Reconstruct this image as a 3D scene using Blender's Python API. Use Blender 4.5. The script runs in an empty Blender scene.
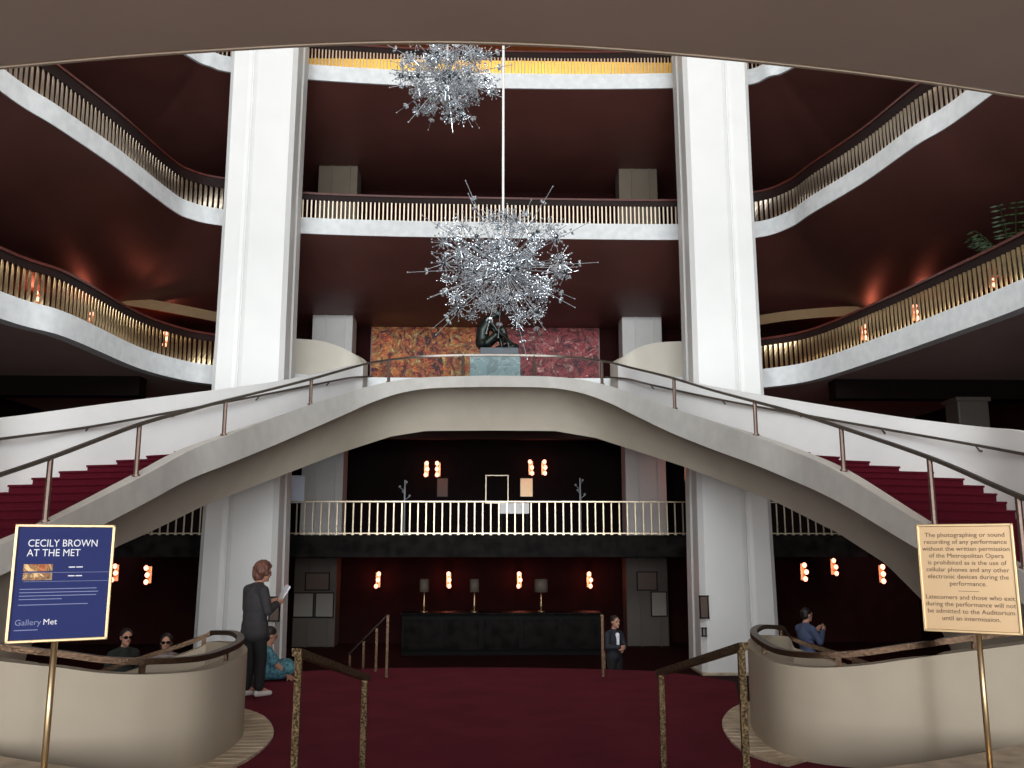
import bpy, bmesh, math, random
from mathutils import Vector, Matrix
random.seed(7)
PI = math.pi
C = bpy.context.scene.collection
scene = bpy.context.scene

# ------------------------------------------------------------------ camera
F, CXP, CYP = 900.0, 512.0, 384.0
EYE = 1.9
PITCH = math.atan(161.0 / F)
YAW = -math.atan((22.0 / F) * math.cos(PITCH))
cam_d = bpy.data.cameras.new('camera')
cam_d.sensor_width = 36.0
cam_d.lens = F / 1024.0 * 36.0
cam_d.clip_end = 200
cam = bpy.data.objects.new('camera', cam_d)
C.objects.link(cam)
cam.location = (0, 0, EYE)
cam.rotation_euler = (PI / 2 + PITCH, 0, YAW)
scene.camera = cam

# ------------------------------------------------------------------ world and window light
world = bpy.data.worlds.new('world')
scene.world = world
world.use_nodes = True
world.node_tree.nodes['Background'].inputs[0].default_value = (0.75, 0.85, 1.0, 1)
world.node_tree.nodes['Background'].inputs[1].default_value = 0.35


def area(name, loc, sx, sy, power, color, rot):
    l = bpy.data.lights.new(name, 'AREA')
    l.shape = 'RECTANGLE'; l.size = sx; l.size_y = sy; l.energy = power; l.color = color
    o = bpy.data.objects.new(name, l); C.objects.link(o)
    o.location = loc; o.rotation_euler = rot
    return o


# daylight through the tall glass front of the lobby, behind the camera
area('daylight_upper_windows', (0, -6.2, 13.4), 19.0, 12.0, 7300, (0.89, 0.955, 1.0), (PI / 2, 0, 0))
area('daylight_lower_windows', (0, -20.0, 4.5), 34.0, 9.0, 10500, (0.98, 0.98, 1.0), (PI / 2, 0, 0))

vs = scene.view_settings
vs.view_transform = 'Standard'; vs.look = 'None'; vs.gamma = 1.0; vs.use_curve_mapping = False
vs.exposure = 0.0


# ------------------------------------------------------------------ helpers
def ray(px, py):
    u = (px - CXP) / F; v = (CYP - py) / F
    x = u; y = math.cos(PITCH) - v * math.sin(PITCH); z = math.sin(PITCH) + v * math.cos(PITCH)
    c, s = math.cos(YAW), math.sin(YAW)
    return Vector((x * c - y * s, x * s + y * c, z))


def W(px, py, d):
    r = ray(px, py)
    r = r * (d / r.y)
    return Vector((r.x, r.y, r.z + EYE))


def proj(w):
    v = Vector((w.x, w.y, w.z - EYE)); c, s = math.cos(-YAW), math.sin(-YAW)
    x = v.x * c - v.y * s; y = v.x * s + v.y * c
    dep = y * math.cos(PITCH) + v.z * math.sin(PITCH)
    return CXP + F * x / dep, CYP - F * (v.z * math.cos(PITCH) - y * math.sin(PITCH)) / dep


def WZ(px, py, z):
    r = ray(px, py)
    r = r * ((z - EYE) / r.z)
    return Vector((r.x, r.y, z))


def lin(c):
    return tuple((x / 12.92 if x <= 0.04045 else ((x + 0.055) / 1.055) ** 2.4) for x in [v / 255.0 for v in c])


MATS = {}


def mat(name, col, rough=0.6, metal=0.0, var=0.0, scale=8.0, bump=0.0, col2=None, emit=0.0, emit_col=None, spec=0.5, stretch=None, detail=5.0, coat=0.0):
    if name in MATS:
        return MATS[name]
    m = bpy.data.materials.new(name); m.use_nodes = True
    nt = m.node_tree; b = nt.nodes['Principled BSDF']
    b.inputs['Base Color'].default_value = (*col, 1)
    b.inputs['Roughness'].default_value = rough
    b.inputs['Metallic'].default_value = metal
    b.inputs['Specular IOR Level'].default_value = spec
    b.inputs['Coat Weight'].default_value = coat
    if var > 0 or bump > 0 or col2:
        tc = nt.nodes.new('ShaderNodeTexCoord')
        mp = nt.nodes.new('ShaderNodeMapping')
        if stretch: mp.inputs['Scale'].default_value = stretch
        n = nt.nodes.new('ShaderNodeTexNoise')
        n.inputs['Scale'].default_value = scale; n.inputs['Detail'].default_value = detail
        nt.links.new(tc.outputs['Object'], mp.inputs[0]); nt.links.new(mp.outputs[0], n.inputs['Vector'])
        if var > 0 or col2:
            r = nt.nodes.new('ShaderNodeValToRGB')
            c2 = col2 if col2 else tuple(c * (1 - var) for c in col)
            r.color_ramp.elements[0].position = 0.35; r.color_ramp.elements[1].position = 0.65
            r.color_ramp.elements[0].color = (*c2, 1); r.color_ramp.elements[1].color = (*col, 1)
            nt.links.new(n.outputs['Fac'], r.inputs[0]); nt.links.new(r.outputs[0], b.inputs['Base Color'])
        if bump > 0:
            bp = nt.nodes.new('ShaderNodeBump'); bp.inputs['Strength'].default_value = bump; bp.inputs['Distance'].default_value = 0.02
            nt.links.new(n.outputs['Fac'], bp.inputs['Height']); nt.links.new(bp.outputs[0], b.inputs['Normal'])
    if emit > 0:
        b.inputs['Emission Color'].default_value = (*(emit_col or col), 1)
        b.inputs['Emission Strength'].default_value = emit
    MATS[name] = m
    return m


mat('pillar_white', (0.80, 0.80, 0.78), 0.5, var=0.03, scale=1.2)
mat('stair_white', (0.86, 0.86, 0.84), 0.6, var=0.03, scale=2.0)
mat('stringer', (0.62, 0.60, 0.56), 0.7, var=0.10, scale=3.0)
mat('soffit_beige', (0.74, 0.66, 0.53), 0.75, var=0.06, scale=1.5)
mat('parapet_beige', (0.44, 0.38, 0.285), 0.75, var=0.07, scale=1.7, bump=0.05)
mat('ceiling_taupe', (0.56, 0.43, 0.35), 0.8, var=0.05, scale=1.0)
mat('maroon_lacquer', (0.120, 0.042, 0.034), 0.42, var=0.2, scale=0.6, spec=0.5)
mat('taupe_lacquer', (0.42, 0.30, 0.27), 0.55, var=0.12, scale=0.7)
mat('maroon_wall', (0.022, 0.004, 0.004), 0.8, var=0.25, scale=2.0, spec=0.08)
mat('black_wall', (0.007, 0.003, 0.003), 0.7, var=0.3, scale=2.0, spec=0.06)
mat('header_brown', (0.06, 0.03, 0.024), 0.7, spec=0.1)
mat('tan_shaded', (0.13, 0.10, 0.07), 0.7, var=.1, scale=2)  # beige of the upper rear columns with their shade put into the colour
mat('rail_band', (0.016, 0.007, 0.006), 0.6, spec=.2)
mat('edge_tan', (0.50, 0.40, 0.30), 0.6)
mat('fascia_marble', (0.80, 0.82, 0.82), 0.5, scale=4.5, col2=(0.69, 0.715, 0.72), bump=0.05, detail=9)
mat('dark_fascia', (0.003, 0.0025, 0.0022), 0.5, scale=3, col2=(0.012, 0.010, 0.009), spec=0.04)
mat('carpet_red', (0.125, 0.015, 0.030), 0.95, var=0.22, scale=1.6, spec=0.1)
mat('carpet_step', (0.085, 0.005, 0.013), 0.95, var=0.25, scale=30, bump=0.2, spec=0.1)
mat('brass', (0.66, 0.49, 0.28), 0.42, 1.0, var=0.15, scale=6)
mat('brass_pale', (0.66, 0.56, 0.44), 0.45, 1.0, var=0.1, scale=6)
mat('brass_dull', (0.62, 0.52, 0.38), 0.35, 1.0, var=0.15, scale=6)
mat('slat_silhouette', (0.05, 0.028, 0.014), 0.5, 0.3)  # top-tier slats: silhouette against the lit wall put into the colour
mat('rail_wood', (0.11, 0.025, 0.018), 0.35, var=0.3, scale=6)
mat('bronze_rail', (0.10, 0.060, 0.035), 0.35, 0.8, var=0.3, scale=40, bump=0.3)
mat('hammered_bronze', (0.24, 0.17, 0.09), 0.4, 1.0, col2=(0.03, 0.02, 0.012), scale=80, bump=0.8)
mat('steel_rail', (0.20, 0.17, 0.145), 0.35, 0.85, var=0.2, scale=20)
mat('post_copper', (0.19, 0.13, 0.105), 0.4, 0.7, var=0.2, scale=20)
mat('travertine', (0.60, 0.50, 0.37), 0.55, scale=5, col2=(0.38, 0.30, 0.21), stretch=(1, 1, 3), bump=0.15, detail=8)
mat('crystal', (0.58, 0.62, 0.66), 0.12, 0.6, spec=0.9)
mat('crystal_dark', (0.06, 0.065, 0.07), 0.15, 0.6)
mat('rod_white', (0.92, 0.90, 0.86), 0.35, 0.2)
mat('bronze_statue', (0.020, 0.024, 0.021), 0.36, 0.7, scale=6, col2=(0.035, 0.045, 0.04))
mat('plinth_grey', (0.13, 0.155, 0.18), 0.6, var=0.15, scale=6)
mat('volute', (0.60, 0.56, 0.48), 0.7, var=.04, scale=2)  # curved return of the white outer wall, its shade put into the colour
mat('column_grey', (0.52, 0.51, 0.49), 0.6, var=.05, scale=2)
mat('column_shaded', (0.075, 0.06, 0.048), 0.6, var=.1, scale=2)  # pale columns under gallery and side balcony, gloom put into the colour
mat('lit_soffit_edge', (0.20, 0.12, 0.05), 0.7, var=.1)
mat('lamp_shade', (0.10, 0.075, 0.055), 0.8)
mat('bulb', (1.0, 0.72, 0.5), 0.4, emit=3.6, emit_col=(1.0, 0.30, 0.20))
mat('black_paint', (0.004, 0.004, 0.004), 0.5, spec=0.08)
mat('gold_wall', (0.85, 0.50, 0.07), 0.6, var=0.1, scale=1.0)
mat('leaf', (0.02, 0.045, 0.012), 0.5, var=0.4, scale=9)
mat('pot', (0.10, 0.05, 0.03), 0.6, var=0.2)
mat('sign_blue', (0.019, 0.029, 0.125), 0.6, var=0.04, scale=3, spec=0.15)
mat('sign_gold', (0.62, 0.43, 0.24), 0.38, 0.35, var=0.05, scale=2)
mat('sign_print', (0.75, 0.76, 0.82), 0.6)
mat('sign_print_dim', (0.20, 0.23, 0.40), 0.6)
mat('sign_ink', (0.07, 0.035, 0.015), 0.6)
mat('cream_board', (0.22, 0.20, 0.175), 0.6, var=0.05)
mat('brown_board', (0.11, 0.07, 0.05), 0.6, var=0.1)
mat('white_board', (0.62, 0.68, 0.80), 0.5)
mat('paper', (0.75, 0.78, 0.85), 0.6)
mat('skin', (0.42, 0.22, 0.15), 0.55, var=0.05, scale=20)
mat('hair_auburn', (0.20, 0.085, 0.055), 0.6, scale=38, col2=(0.055, 0.02, 0.014), bump=0.9, stretch=(1, 1, 0.25))
mat('hair_dark', (0.012, 0.008, 0.007), 0.5, var=0.4, scale=60, bump=0.4)
mat('blazer', (0.030, 0.029, 0.032), 0.85, var=0.15, scale=40, bump=0.1)
mat('trousers', (0.008, 0.008, 0.010), 0.85, var=0.2, scale=30)
mat('shoe_white', (0.62, 0.60, 0.58), 0.6)
mat('turquoise', (0.09, 0.26, 0.31), 0.8, scale=22, col2=(0.015, 0.07, 0.11), bump=0.3)
mat('dark_top', (0.010, 0.016, 0.014), 0.85)
mat('blue_shirt', (0.06, 0.085, 0.16), 0.85, var=0.1)
mat('navy_suit', (0.012, 0.014, 0.022), 0.8)
mat('striped_top', (0.34, 0.29, 0.28), 0.85, scale=30, col2=(0.04, 0.02, 0.025), stretch=(0.1, 0.1, 2.0))
mat('eye_dark', (0.01, 0.01, 0.01), 0.2)
mat('lip', (0.28, 0.08, 0.07), 0.5)


def marble_green():
    m = bpy.data.materials.new('marble_green'); m.use_nodes = True
    nt = m.node_tree; b = nt.nodes['Principled BSDF']; b.inputs['Roughness'].default_value = 0.3
    tc = nt.nodes.new('ShaderNodeTexCoord'); n = nt.nodes.new('ShaderNodeTexNoise')
    n.inputs['Scale'].default_value = 3.2; n.inputs['Detail'].default_value = 8; n.inputs['Distortion'].default_value = 1.6
    r = nt.nodes.new('ShaderNodeValToRGB'); e = r.color_ramp.elements
    e[0].position = 0.40; e[0].color = (0.035, 0.10, 0.105, 1); e[1].position = 0.56; e[1].color = (0.07, 0.17, 0.18, 1)
    x = e.new(0.485); x.color = (0.26, 0.40, 0.39, 1); x = e.new(0.46); x.color = (0.05, 0.13, 0.135, 1); x = e.new(0.51); x.color = (0.06, 0.15, 0.16, 1)
    nt.links.new(tc.outputs['Object'], n.inputs['Vector']); nt.links.new(n.outputs['Fac'], r.inputs[0]); nt.links.new(r.outputs[0], b.inputs['Base Color'])
    MATS['marble_green'] = m


def painting_mat():
    m = bpy.data.materials.new('painting'); m.use_nodes = True
    nt = m.node_tree; b = nt.nodes['Principled BSDF']; b.inputs['Roughness'].default_value = 0.6
    tc = nt.nodes.new('ShaderNodeTexCoord')
    n0 = nt.nodes.new('ShaderNodeTexNoise'); n0.inputs['Scale'].default_value = 1.3; n0.inputs['Detail'].default_value = 4
    mx = nt.nodes.new('ShaderNodeMixRGB'); mx.blend_type = 'ADD'; mx.inputs[0].default_value = 1.3
    n = nt.nodes.new('ShaderNodeTexNoise'); n.inputs['Scale'].default_value = 2.6; n.inputs['Detail'].default_value = 8; n.inputs['Roughness'].default_value = 0.75; n.inputs['Distortion'].default_value = 2.0
    nt.links.new(tc.outputs['Object'], n0.inputs['Vector']); nt.links.new(tc.outputs['Object'], mx.inputs[1]); nt.links.new(n0.outputs['Color'], mx.inputs[2]); nt.links.new(mx.outputs[0], n.inputs['Vector'])

    def ramp(stops):
        r = nt.nodes.new('ShaderNodeValToRGB'); e = r.color_ramp.elements
        e[0].position = stops[0][0]; e[0].color = (*lin(stops[0][1]), 1); e[1].position = stops[-1][0]; e[1].color = (*lin(stops[-1][1]), 1)
        for p, c in stops[1:-1]:
            x = e.new(p); x.color = (*lin(c), 1)
        nt.links.new(n.outputs['Fac'], r.inputs[0]); return r
    rl = ramp([(0.408, (40, 16, 20)), (0.448, (110, 30, 26)), (0.477, (176, 62, 26)), (0.500, (206, 112, 36)), (0.518, (120, 30, 26)), (0.540, (205, 150, 60)), (0.563, (70, 46, 36)), (0.604, (215, 180, 110))])
    rr = ramp([(0.408, (30, 12, 22)), (0.448, (84, 16, 30)), (0.477, (140, 28, 44)), (0.500, (165, 62, 62)), (0.518, (70, 14, 28)), (0.540, (175, 90, 84)), (0.563, (60, 18, 30)), (0.604, (200, 150, 140))])
    sx = nt.nodes.new('ShaderNodeSeparateXYZ'); nt.links.new(tc.outputs['Object'], sx.inputs[0])
    mr = nt.nodes.new('ShaderNodeMapRange'); mr.inputs[1].default_value = -0.6; mr.inputs[2].default_value = 1.2; nt.links.new(sx.outputs[0], mr.inputs[0])
    mm = nt.nodes.new('ShaderNodeMixRGB'); nt.links.new(mr.outputs[0], mm.inputs[0]); nt.links.new(rl.outputs[0], mm.inputs[1]); nt.links.new(rr.outputs[0], mm.inputs[2])
    n2 = nt.nodes.new('ShaderNodeTexNoise'); n2.inputs['Scale'].default_value = 1.1; n2.inputs['Detail'].default_value = 6; n2.inputs['Roughness'].default_value = .7; n2.inputs['Distortion'].default_value = 3.0
    nt.links.new(tc.outputs['Object'], n2.inputs['Vector'])
    mr2 = nt.nodes.new('ShaderNodeMapRange'); mr2.inputs[1].default_value = .36; mr2.inputs[2].default_value = .60; mr2.inputs[3].default_value = .35; mr2.inputs[4].default_value = 1.5; nt.links.new(n2.outputs['Fac'], mr2.inputs[0])
    mu = nt.nodes.new('ShaderNodeMixRGB'); mu.blend_type = 'MULTIPLY'; mu.inputs[0].default_value = 1.0
    nt.links.new(mm.outputs[0], mu.inputs[1]); nt.links.new(mr2.outputs[0], mu.inputs[2])
    nt.links.new(mu.outputs[0], b.inputs['Base Color'])
    MATS['painting'] = m


marble_green(); painting_mat()


def mesh_obj(name, verts, faces, m, parent=None, smooth=False):
    me = bpy.data.meshes.new(name)
    me.from_pydata([tuple(v) for v in verts], [], faces)
    bm = bmesh.new(); bm.from_mesh(me); bmesh.ops.recalc_face_normals(bm, faces=bm.faces); bm.to_mesh(me); bm.free()
    return link(name, me, m, parent, smooth)


def link(name, me, m, parent=None, smooth=False):
    o = bpy.data.objects.new(name, me)
    if m and not me.materials: me.materials.append(MATS[m] if isinstance(m, str) else m)
    if smooth == 'angle':
        me.shade_smooth(); me.set_sharp_from_angle(angle=math.radians(38))
    elif smooth:
        for p in me.polygons: p.use_smooth = True
    C.objects.link(o)
    if parent: o.parent = parent
    return o


def bm_obj(name, bm, m, parent=None, smooth=False):
    me = bpy.data.meshes.new(name); bm.to_mesh(me); bm.free()
    return link(name, me, m, parent, smooth)


def tag(o, label, cat, group=None):
    o['label'] = label; o['category'] = cat
    if group: o['group'] = group
    return o


def struct(o):
    o['kind'] = 'structure'; return o


def thing(name, label, cat, loc=(0, 0, 0), rotz=0, group=None):
    o = bpy.data.objects.new(name, None); C.objects.link(o)
    o.location = loc; o.rotation_euler = (0, 0, rotz); o.empty_display_size = 0.2
    return tag(o, label, cat, group)


def b_box(bm, c, s, rot=None, bev=0.0):
    m = Matrix.Translation(c)
    if rot is not None: m = m @ rot
    m = m @ Matrix.Diagonal((s[0], s[1], s[2], 1))
    r = bmesh.ops.create_cube(bm, size=1.0, matrix=m)
    if bev > 0:
        es = set()
        for v in r['verts']: es.update(v.link_edges)
        bmesh.ops.bevel(bm, geom=list(es), offset=bev, segments=2, affect='EDGES', profile=0.5)


def box(name, c, s, m, parent=None, rot=None, bev=0.0):
    bm = bmesh.new(); b_box(bm, c, s, rot, bev)
    return bm_obj(name, bm, m, parent)


def b_tube(bm, p0, p1, r0, r1=None, n=10, caps=True):
    p0 = Vector(p0); p1 = Vector(p1); r1 = r0 if r1 is None else r1
    d = p1 - p0; L = d.length
    if L < 1e-6: return
    q = Vector((0, 0, 1)).rotation_difference(d.normalized())
    m = Matrix.Translation((p0 + p1) / 2) @ q.to_matrix().to_4x4()
    bmesh.ops.create_cone(bm, cap_ends=caps, segments=n, radius1=r0, radius2=max(r1, 1e-4), depth=L, matrix=m)


def b_ball(bm, c, r, s=(1, 1, 1), sub=2, rot=None):
    m = Matrix.Translation(c)
    if rot is not None: m = m @ rot
    m = m @ Matrix.Diagonal((s[0], s[1], s[2], 1))
    bmesh.ops.create_icosphere(bm, subdivisions=sub, radius=r, matrix=m)


def b_lathe(bm, prof, n=16, c=(0, 0, 0)):
    rings = []
    for r, z in prof:
        rings.append([bm.verts.new((c[0] + r * math.cos(2 * PI * i / n), c[1] + r * math.sin(2 * PI * i / n), c[2] + z)) for i in range(n)])
    for a, b in zip(rings[:-1], rings[1:]):
        for i in range(n): bm.faces.new((a[i], a[(i + 1) % n], b[(i + 1) % n], b[i]))
    bm.faces.new(rings[0][::-1]); bm.faces.new(rings[-1])


def catmull(pts, k=6):
    pts = [Vector(p) for p in pts]; out = []
    n = len(pts)
    for i in range(n - 1):
        p1, p2 = pts[i], pts[i + 1]
        p0 = pts[i - 1] if i > 0 else p1 * 2 - p2
        p3 = pts[i + 2] if i + 2 < n else p2 * 2 - p1
        for j in range(k):
            t = j / k
            out.append(0.5 * ((2 * p1) + (-p0 + p2) * t + (2 * p0 - 5 * p1 + 4 * p2 - p3) * t * t + (-p0 + 3 * p1 - 3 * p2 + p3) * t ** 3))
    out.append(pts[-1]); return out


def normals2(pts):
    ns = []
    for i in range(len(pts)):
        a = pts[max(i - 1, 0)]; b = pts[min(i + 1, len(pts) - 1)]
        t = Vector((b[0] - a[0], b[1] - a[1], 0))
        if t.length < 1e-9: t = Vector((1, 0, 0))
        t.normalize(); ns.append(Vector((-t.y, t.x, 0)))       # left of travel
    return ns


def sweep(name, pts, prof, m, parent=None, smooth='angle'):
    """profile (n, z) offsets swept along pts, n to the left of travel"""
    ns = normals2(pts); k = len(prof); V = []; Fc = []
    for p, n in zip(pts, ns):
        for a, z in prof: V.append(Vector((p[0], p[1], p[2])) + n * a + Vector((0, 0, z)))
    for i in range(len(pts) - 1):
        for j in range(k):
            Fc.append((i * k + j, i * k + (j + 1) % k, (i + 1) * k + (j + 1) % k, (i + 1) * k + j))
    Fc.append(tuple(range(k))); Fc.append(tuple(reversed(range((len(pts) - 1) * k, len(pts) * k))))
    return mesh_obj(name, V, Fc, m, parent, smooth)


def wall_ribbon(name, pts, thick, m, parent=None):
    """pts (x, y, zb, zt); thick to the left of travel (negative: right)"""
    ns = normals2(pts); V = []; Fc = []
    for p, n in zip(pts, ns):
        q = Vector((p[0], p[1], 0)); r = q + n * thick
        V += [Vector((q.x, q.y, p[2])), Vector((q.x, q.y, p[3])), Vector((r.x, r.y, p[3])), Vector((r.x, r.y, p[2]))]
    for i in range(len(pts) - 1):
        for j in range(4):
            Fc.append((i * 4 + j, i * 4 + (j + 1) % 4, i * 4 + 4 + (j + 1) % 4, i * 4 + 4 + j))
    Fc.append((0, 1, 2, 3)); e = (len(pts) - 1) * 4; Fc.append((e + 3, e + 2, e + 1, e))
    return mesh_obj(name, V, Fc, m, parent, 'angle')


def circ(r, n=8, sx=1.0):
    return [(r * sx * math.cos(2 * PI * i / n), r * math.sin(2 * PI * i / n)) for i in range(n)]


def rectp(w, h):
    return [(-w / 2, -h / 2), (w / 2, -h / 2), (w / 2, h / 2), (-w / 2, h / 2)]


def resample(pts, step):
    out = []; acc = 0.0; nxt = step * 0.5
    for a, b in zip(pts[:-1], pts[1:]):
        L = (b - a).length
        while L > 0 and nxt <= acc + L:
            t = (nxt - acc) / L
            out.append((a.lerp(b, t), (b - a).normalized())); nxt += step
        acc += L
    return out


# ------------------------------------------------------------------ levels
Z1 = W(212, 365, 25.0).z        # top of the first tier's marble edge
Z2 = W(490, 222, 26.0).z
Z3 = W(490, 73, 26.0).z
Z0 = W(490, 535, 26.0).z
LOW = -1.3
XW, YB, YF = 15.0, 32.0, -6.6


def trace(pix, z): return [WZ(px, py, z) for px, py in pix]


L1L = trace([(0, 291), (68, 313), (137, 346), (178, 359), (212, 365)], Z1)
L1R = trace([(762, 369), (811, 361), (879, 337), (947, 310), (1024, 278)], Z1)
L2L = trace([(0, 66), (60, 107), (120, 150), (171, 191), (191, 202), (222, 209)], Z2)
L2C = trace([(300, 217), (395, 220.5), (490, 222), (590, 223.5), (680, 224)], Z2)
L2R = trace([(753, 222), (787, 212), (811, 196), (862, 164), (913, 126), (968, 89)], Z2)
L3L = trace([(196, 44), (212, 51), (233, 57)], Z3)
L3C = trace([(306, 64), (400, 70), (490, 73), (585, 74), (675, 73)], Z3)
L3R = trace([(745, 70), (768, 61), (784, 56)], Z3)


def ext(p, q, y):       # carry the edge on to depth y beyond p, away from q, easing to the side wall
    t = (y - p.y) / (p.y - q.y) if abs(p.y - q.y) > 1e-6 else 0
    return Vector((p.x + (p.x - q.x) * t * 0.35, y, p.z))


def back_turn(a, b, z):   # behind the pillar
    return [Vector((a.x * .6 + b.x * .4, max(a.y, b.y) + .1, z))]


F1 = catmull([ext(L1L[0], L1L[1], 6.0), ext(L1L[0], L1L[1], 12.0)] + L1L + [Vector((-6.3, 25.8, Z1)), Vector((-4.6, 26.7, Z1)), Vector((0, 26.8, Z1)), Vector((4.6, 26.7, Z1)), Vector((6.3, 26.2, Z1))] + L1R + [ext(L1R[-1], L1R[-2], 12.0), ext(L1R[-1], L1R[-2], 6.0)], 6)
F2 = catmull([ext(L2L[0], L2L[1], 6.0), ext(L2L[0], L2L[1], 12.0)] + L2L + L2C + L2R + [ext(L2R[-1], L2R[-2], 12.0), ext(L2R[-1], L2R[-2], 6.0)], 6)


def side3(p, s):
    q = L3L[0] if s < 0 else L3R[-1]
    return [Vector((q.x + s * 1.5, 9, Z3)), Vector((q.x + s * 1.3, 15, Z3)), Vector((q.x + s * 1.0, 20, Z3)), Vector((q.x + s * .55, q.y - 1.3, Z3))]


F3 = catmull(side3(None, -1) + L3L + L3C + L3R + list(reversed(side3(None, 1))), 6)


def to_rect(p):
    c = Vector((0, 15.0)); d = Vector((p[0], p[1])) - c
    t = 1e9
    if d.x > 1e-6: t = min(t, (XW - c.x) / d.x)
    if d.x < -1e-6: t = min(t, (-XW - c.x) / d.x)
    if d.y > 1e-6: t = min(t, (YB - c.y) / d.y)
    if d.y < -1e-6: t = min(t, (YF - c.y) / d.y)
    q = c + d * t
    return q


def slab(fc, z, drop_top, th, back_drop, sm, floor_m='maroon_wall'):
    """floor plate behind an edge curve: top face and glossy underside that falls towards the back"""
    n = len(fc); V = []; Fc = []
    for p in fc:
        q = to_rect(p); m_ = Vector((p.x, p.y)).lerp(q, .55); e_ = Vector((p.x, p.y)).lerp(q, .3)
        V += [(p.x, p.y, z - drop_top), (q.x, q.y, z - drop_top), (q.x, q.y, z - th - back_drop - 0.001), (m_.x, m_.y, z - th - back_drop), (e_.x, e_.y, z - th - back_drop * .6), (p.x, p.y, z - th)]
    top = []; bot = []
    for i in range(n - 1):
        a = i * 6; b = a + 6
        top.append((a, b, b + 1, a + 1)); bot += [(a + 3, a + 2, b + 2, b + 3), (a + 4, a + 3, b + 3, b + 4), (a + 5, a + 4, b + 4, b + 5)]
    struct(mesh_obj('floor', V, top, floor_m))
    o = struct(mesh_obj('ceiling', V, bot, sm, None, True)); return o


def fascia(fc, th, m, n0):
    return struct(sweep('trim_%d' % n0, fc, [(0.0, -th), (0.0, 0.0), (0.30, 0.0), (0.30, -th)], m))


BD2 = Z2 - .48 - W(331, 314, 29.6).z
BD3 = Z3 - .48 - W(331, 164, 29.6).z
slab(F1, Z1, 0.25, 0.52, 0.0, 'taupe_lacquer')
slab(F2, Z2, 0.25, 0.48, BD2, 'maroon_lacquer')
slab(F3, Z3, 0.25, 0.48, BD3, 'maroon_lacquer')
fascia(F1, 0.54, 'fascia_marble', 1)
fascia(F2, 0.50, 'fascia_marble', 2)
fascia(F3, 0.50, 'fascia_marble', 3)

# ------------------------------------------------------------------ shell
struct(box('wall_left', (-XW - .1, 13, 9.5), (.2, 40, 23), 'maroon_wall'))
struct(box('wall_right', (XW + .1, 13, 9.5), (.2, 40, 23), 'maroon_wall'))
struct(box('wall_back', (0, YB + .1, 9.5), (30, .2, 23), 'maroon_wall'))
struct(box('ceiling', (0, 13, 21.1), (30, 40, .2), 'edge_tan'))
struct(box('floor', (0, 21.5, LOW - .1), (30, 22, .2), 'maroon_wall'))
# glass front behind the camera: mullions and spandrels, open between
fw = bmesh.new()
for x in (-13.0, -9.6, -4.8, 0, 4.8, 9.6, 13.0): b_box(fw, (x, -6.5, 10), (1.0 if abs(x) > 9 else .35, .3, 21))
for z in (0.1, 6.4, 20.2): b_box(fw, (0, -6.5, z), (30, .3, 1.2))
struct(bm_obj('wall_front', fw, 'pillar_white'))
# back wall panels of the lower two storeys
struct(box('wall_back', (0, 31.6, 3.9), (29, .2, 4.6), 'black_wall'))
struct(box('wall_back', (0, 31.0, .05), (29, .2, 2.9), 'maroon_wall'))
struct(box('trim_4', (0, 30.2, 5.75), (20, .3, .7), 'header_brown'))
# gold-lit upper foyer
struct(box('wall_back', (0, 30.1, Z3 + 1.5), (15, .2, 3.4), 'gold_wall'))

# entrance balcony over the camera
edge = catmull([WZ(px, py, 6.4) for px, py in [(-260, 86), (-120, 76), (0, 65.5), (116, 55), (233, 47), (330, 42), (430, 40), (520, 42), (600, 46), (690, 53), (770, 61), (850, 70), (940, 82), (1024, 95), (1120, 110), (1280, 138)]], 4)
V = []; Fc = []
n = len(edge)
for p in edge: V += [(p.x, p.y, 6.4), (p.x, YF, 6.4), (p.x, p.y, 6.95), (p.x, YF, 6.95)]
for i in range(n - 1):
    a = i * 4; b = a + 4
    Fc += [(a, b, b + 1, a + 1), (a + 2, a + 3, b + 3, b + 2), (a, a + 2, b + 2, b)]
struct(mesh_obj('ceiling', V, Fc, 'ceiling_taupe'))
struct(sweep('trim_5', [p + Vector((0, 0.02, 0)) for p in edge], [(0, -.012), (0.03, -.012), (.03, .012), (0, .012)], 'edge_tan'))


# ------------------------------------------------------------------ pillars
def pillar(name, cx, cy, w, d, z0, z1, flare, label, outer):
    t = thing(name, label, 'pillar', (cx, cy, z0), 0, 'two tall white pillars')
    o = outer
    # plan (right = outer side when o = 1): front face with a recessed groove towards the outside, stepped inner return
    plan = [(-.5, -.40), (-.44, -.5), (.08, -.5), (.13, -.485), (.15, -.455), (.17, -.485), (.22, -.5), (.44, -.5), (.5, -.44),
            (.5, .44), (.44, .5), (-.44, .5), (-.5, .44), (-.5, .12), (-.475, .08), (-.475, .0), (-.5, -.04)]
    hs = [(z0, 1 + flare), (z0 + 2.0, 1 + flare * .8), (z0 + 5, 1 + flare * .45), (z0 + 9, 1 + flare * .1), (z0 + 13, 1.0), (z0 + 17, 1.02), (z1, 1.06)]
    Vv = []; Ff = []; k = len(plan)
    for z, s in hs:
        for x, y in plan: Vv.append((o * x * w * s, y * d * s, z - z0))
    for i in range(len(hs) - 1):
        for j in range(k):
            Ff.append((i * k + j, i * k + (j + 1) % k, (i + 1) * k + (j + 1) % k, (i + 1) * k + j))
    Ff.append(tuple(range(k))); Ff.append(tuple(range((len(hs) - 1) * k, len(hs) * k)))
    mesh_obj('shaft', Vv, Ff, 'pillar_white', t)
    box('base', (0, 0, .04), (w * (1 + flare) + .06, d * (1 + flare) + .06, .08), 'travertine', t, bev=.02)
    return t


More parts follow.
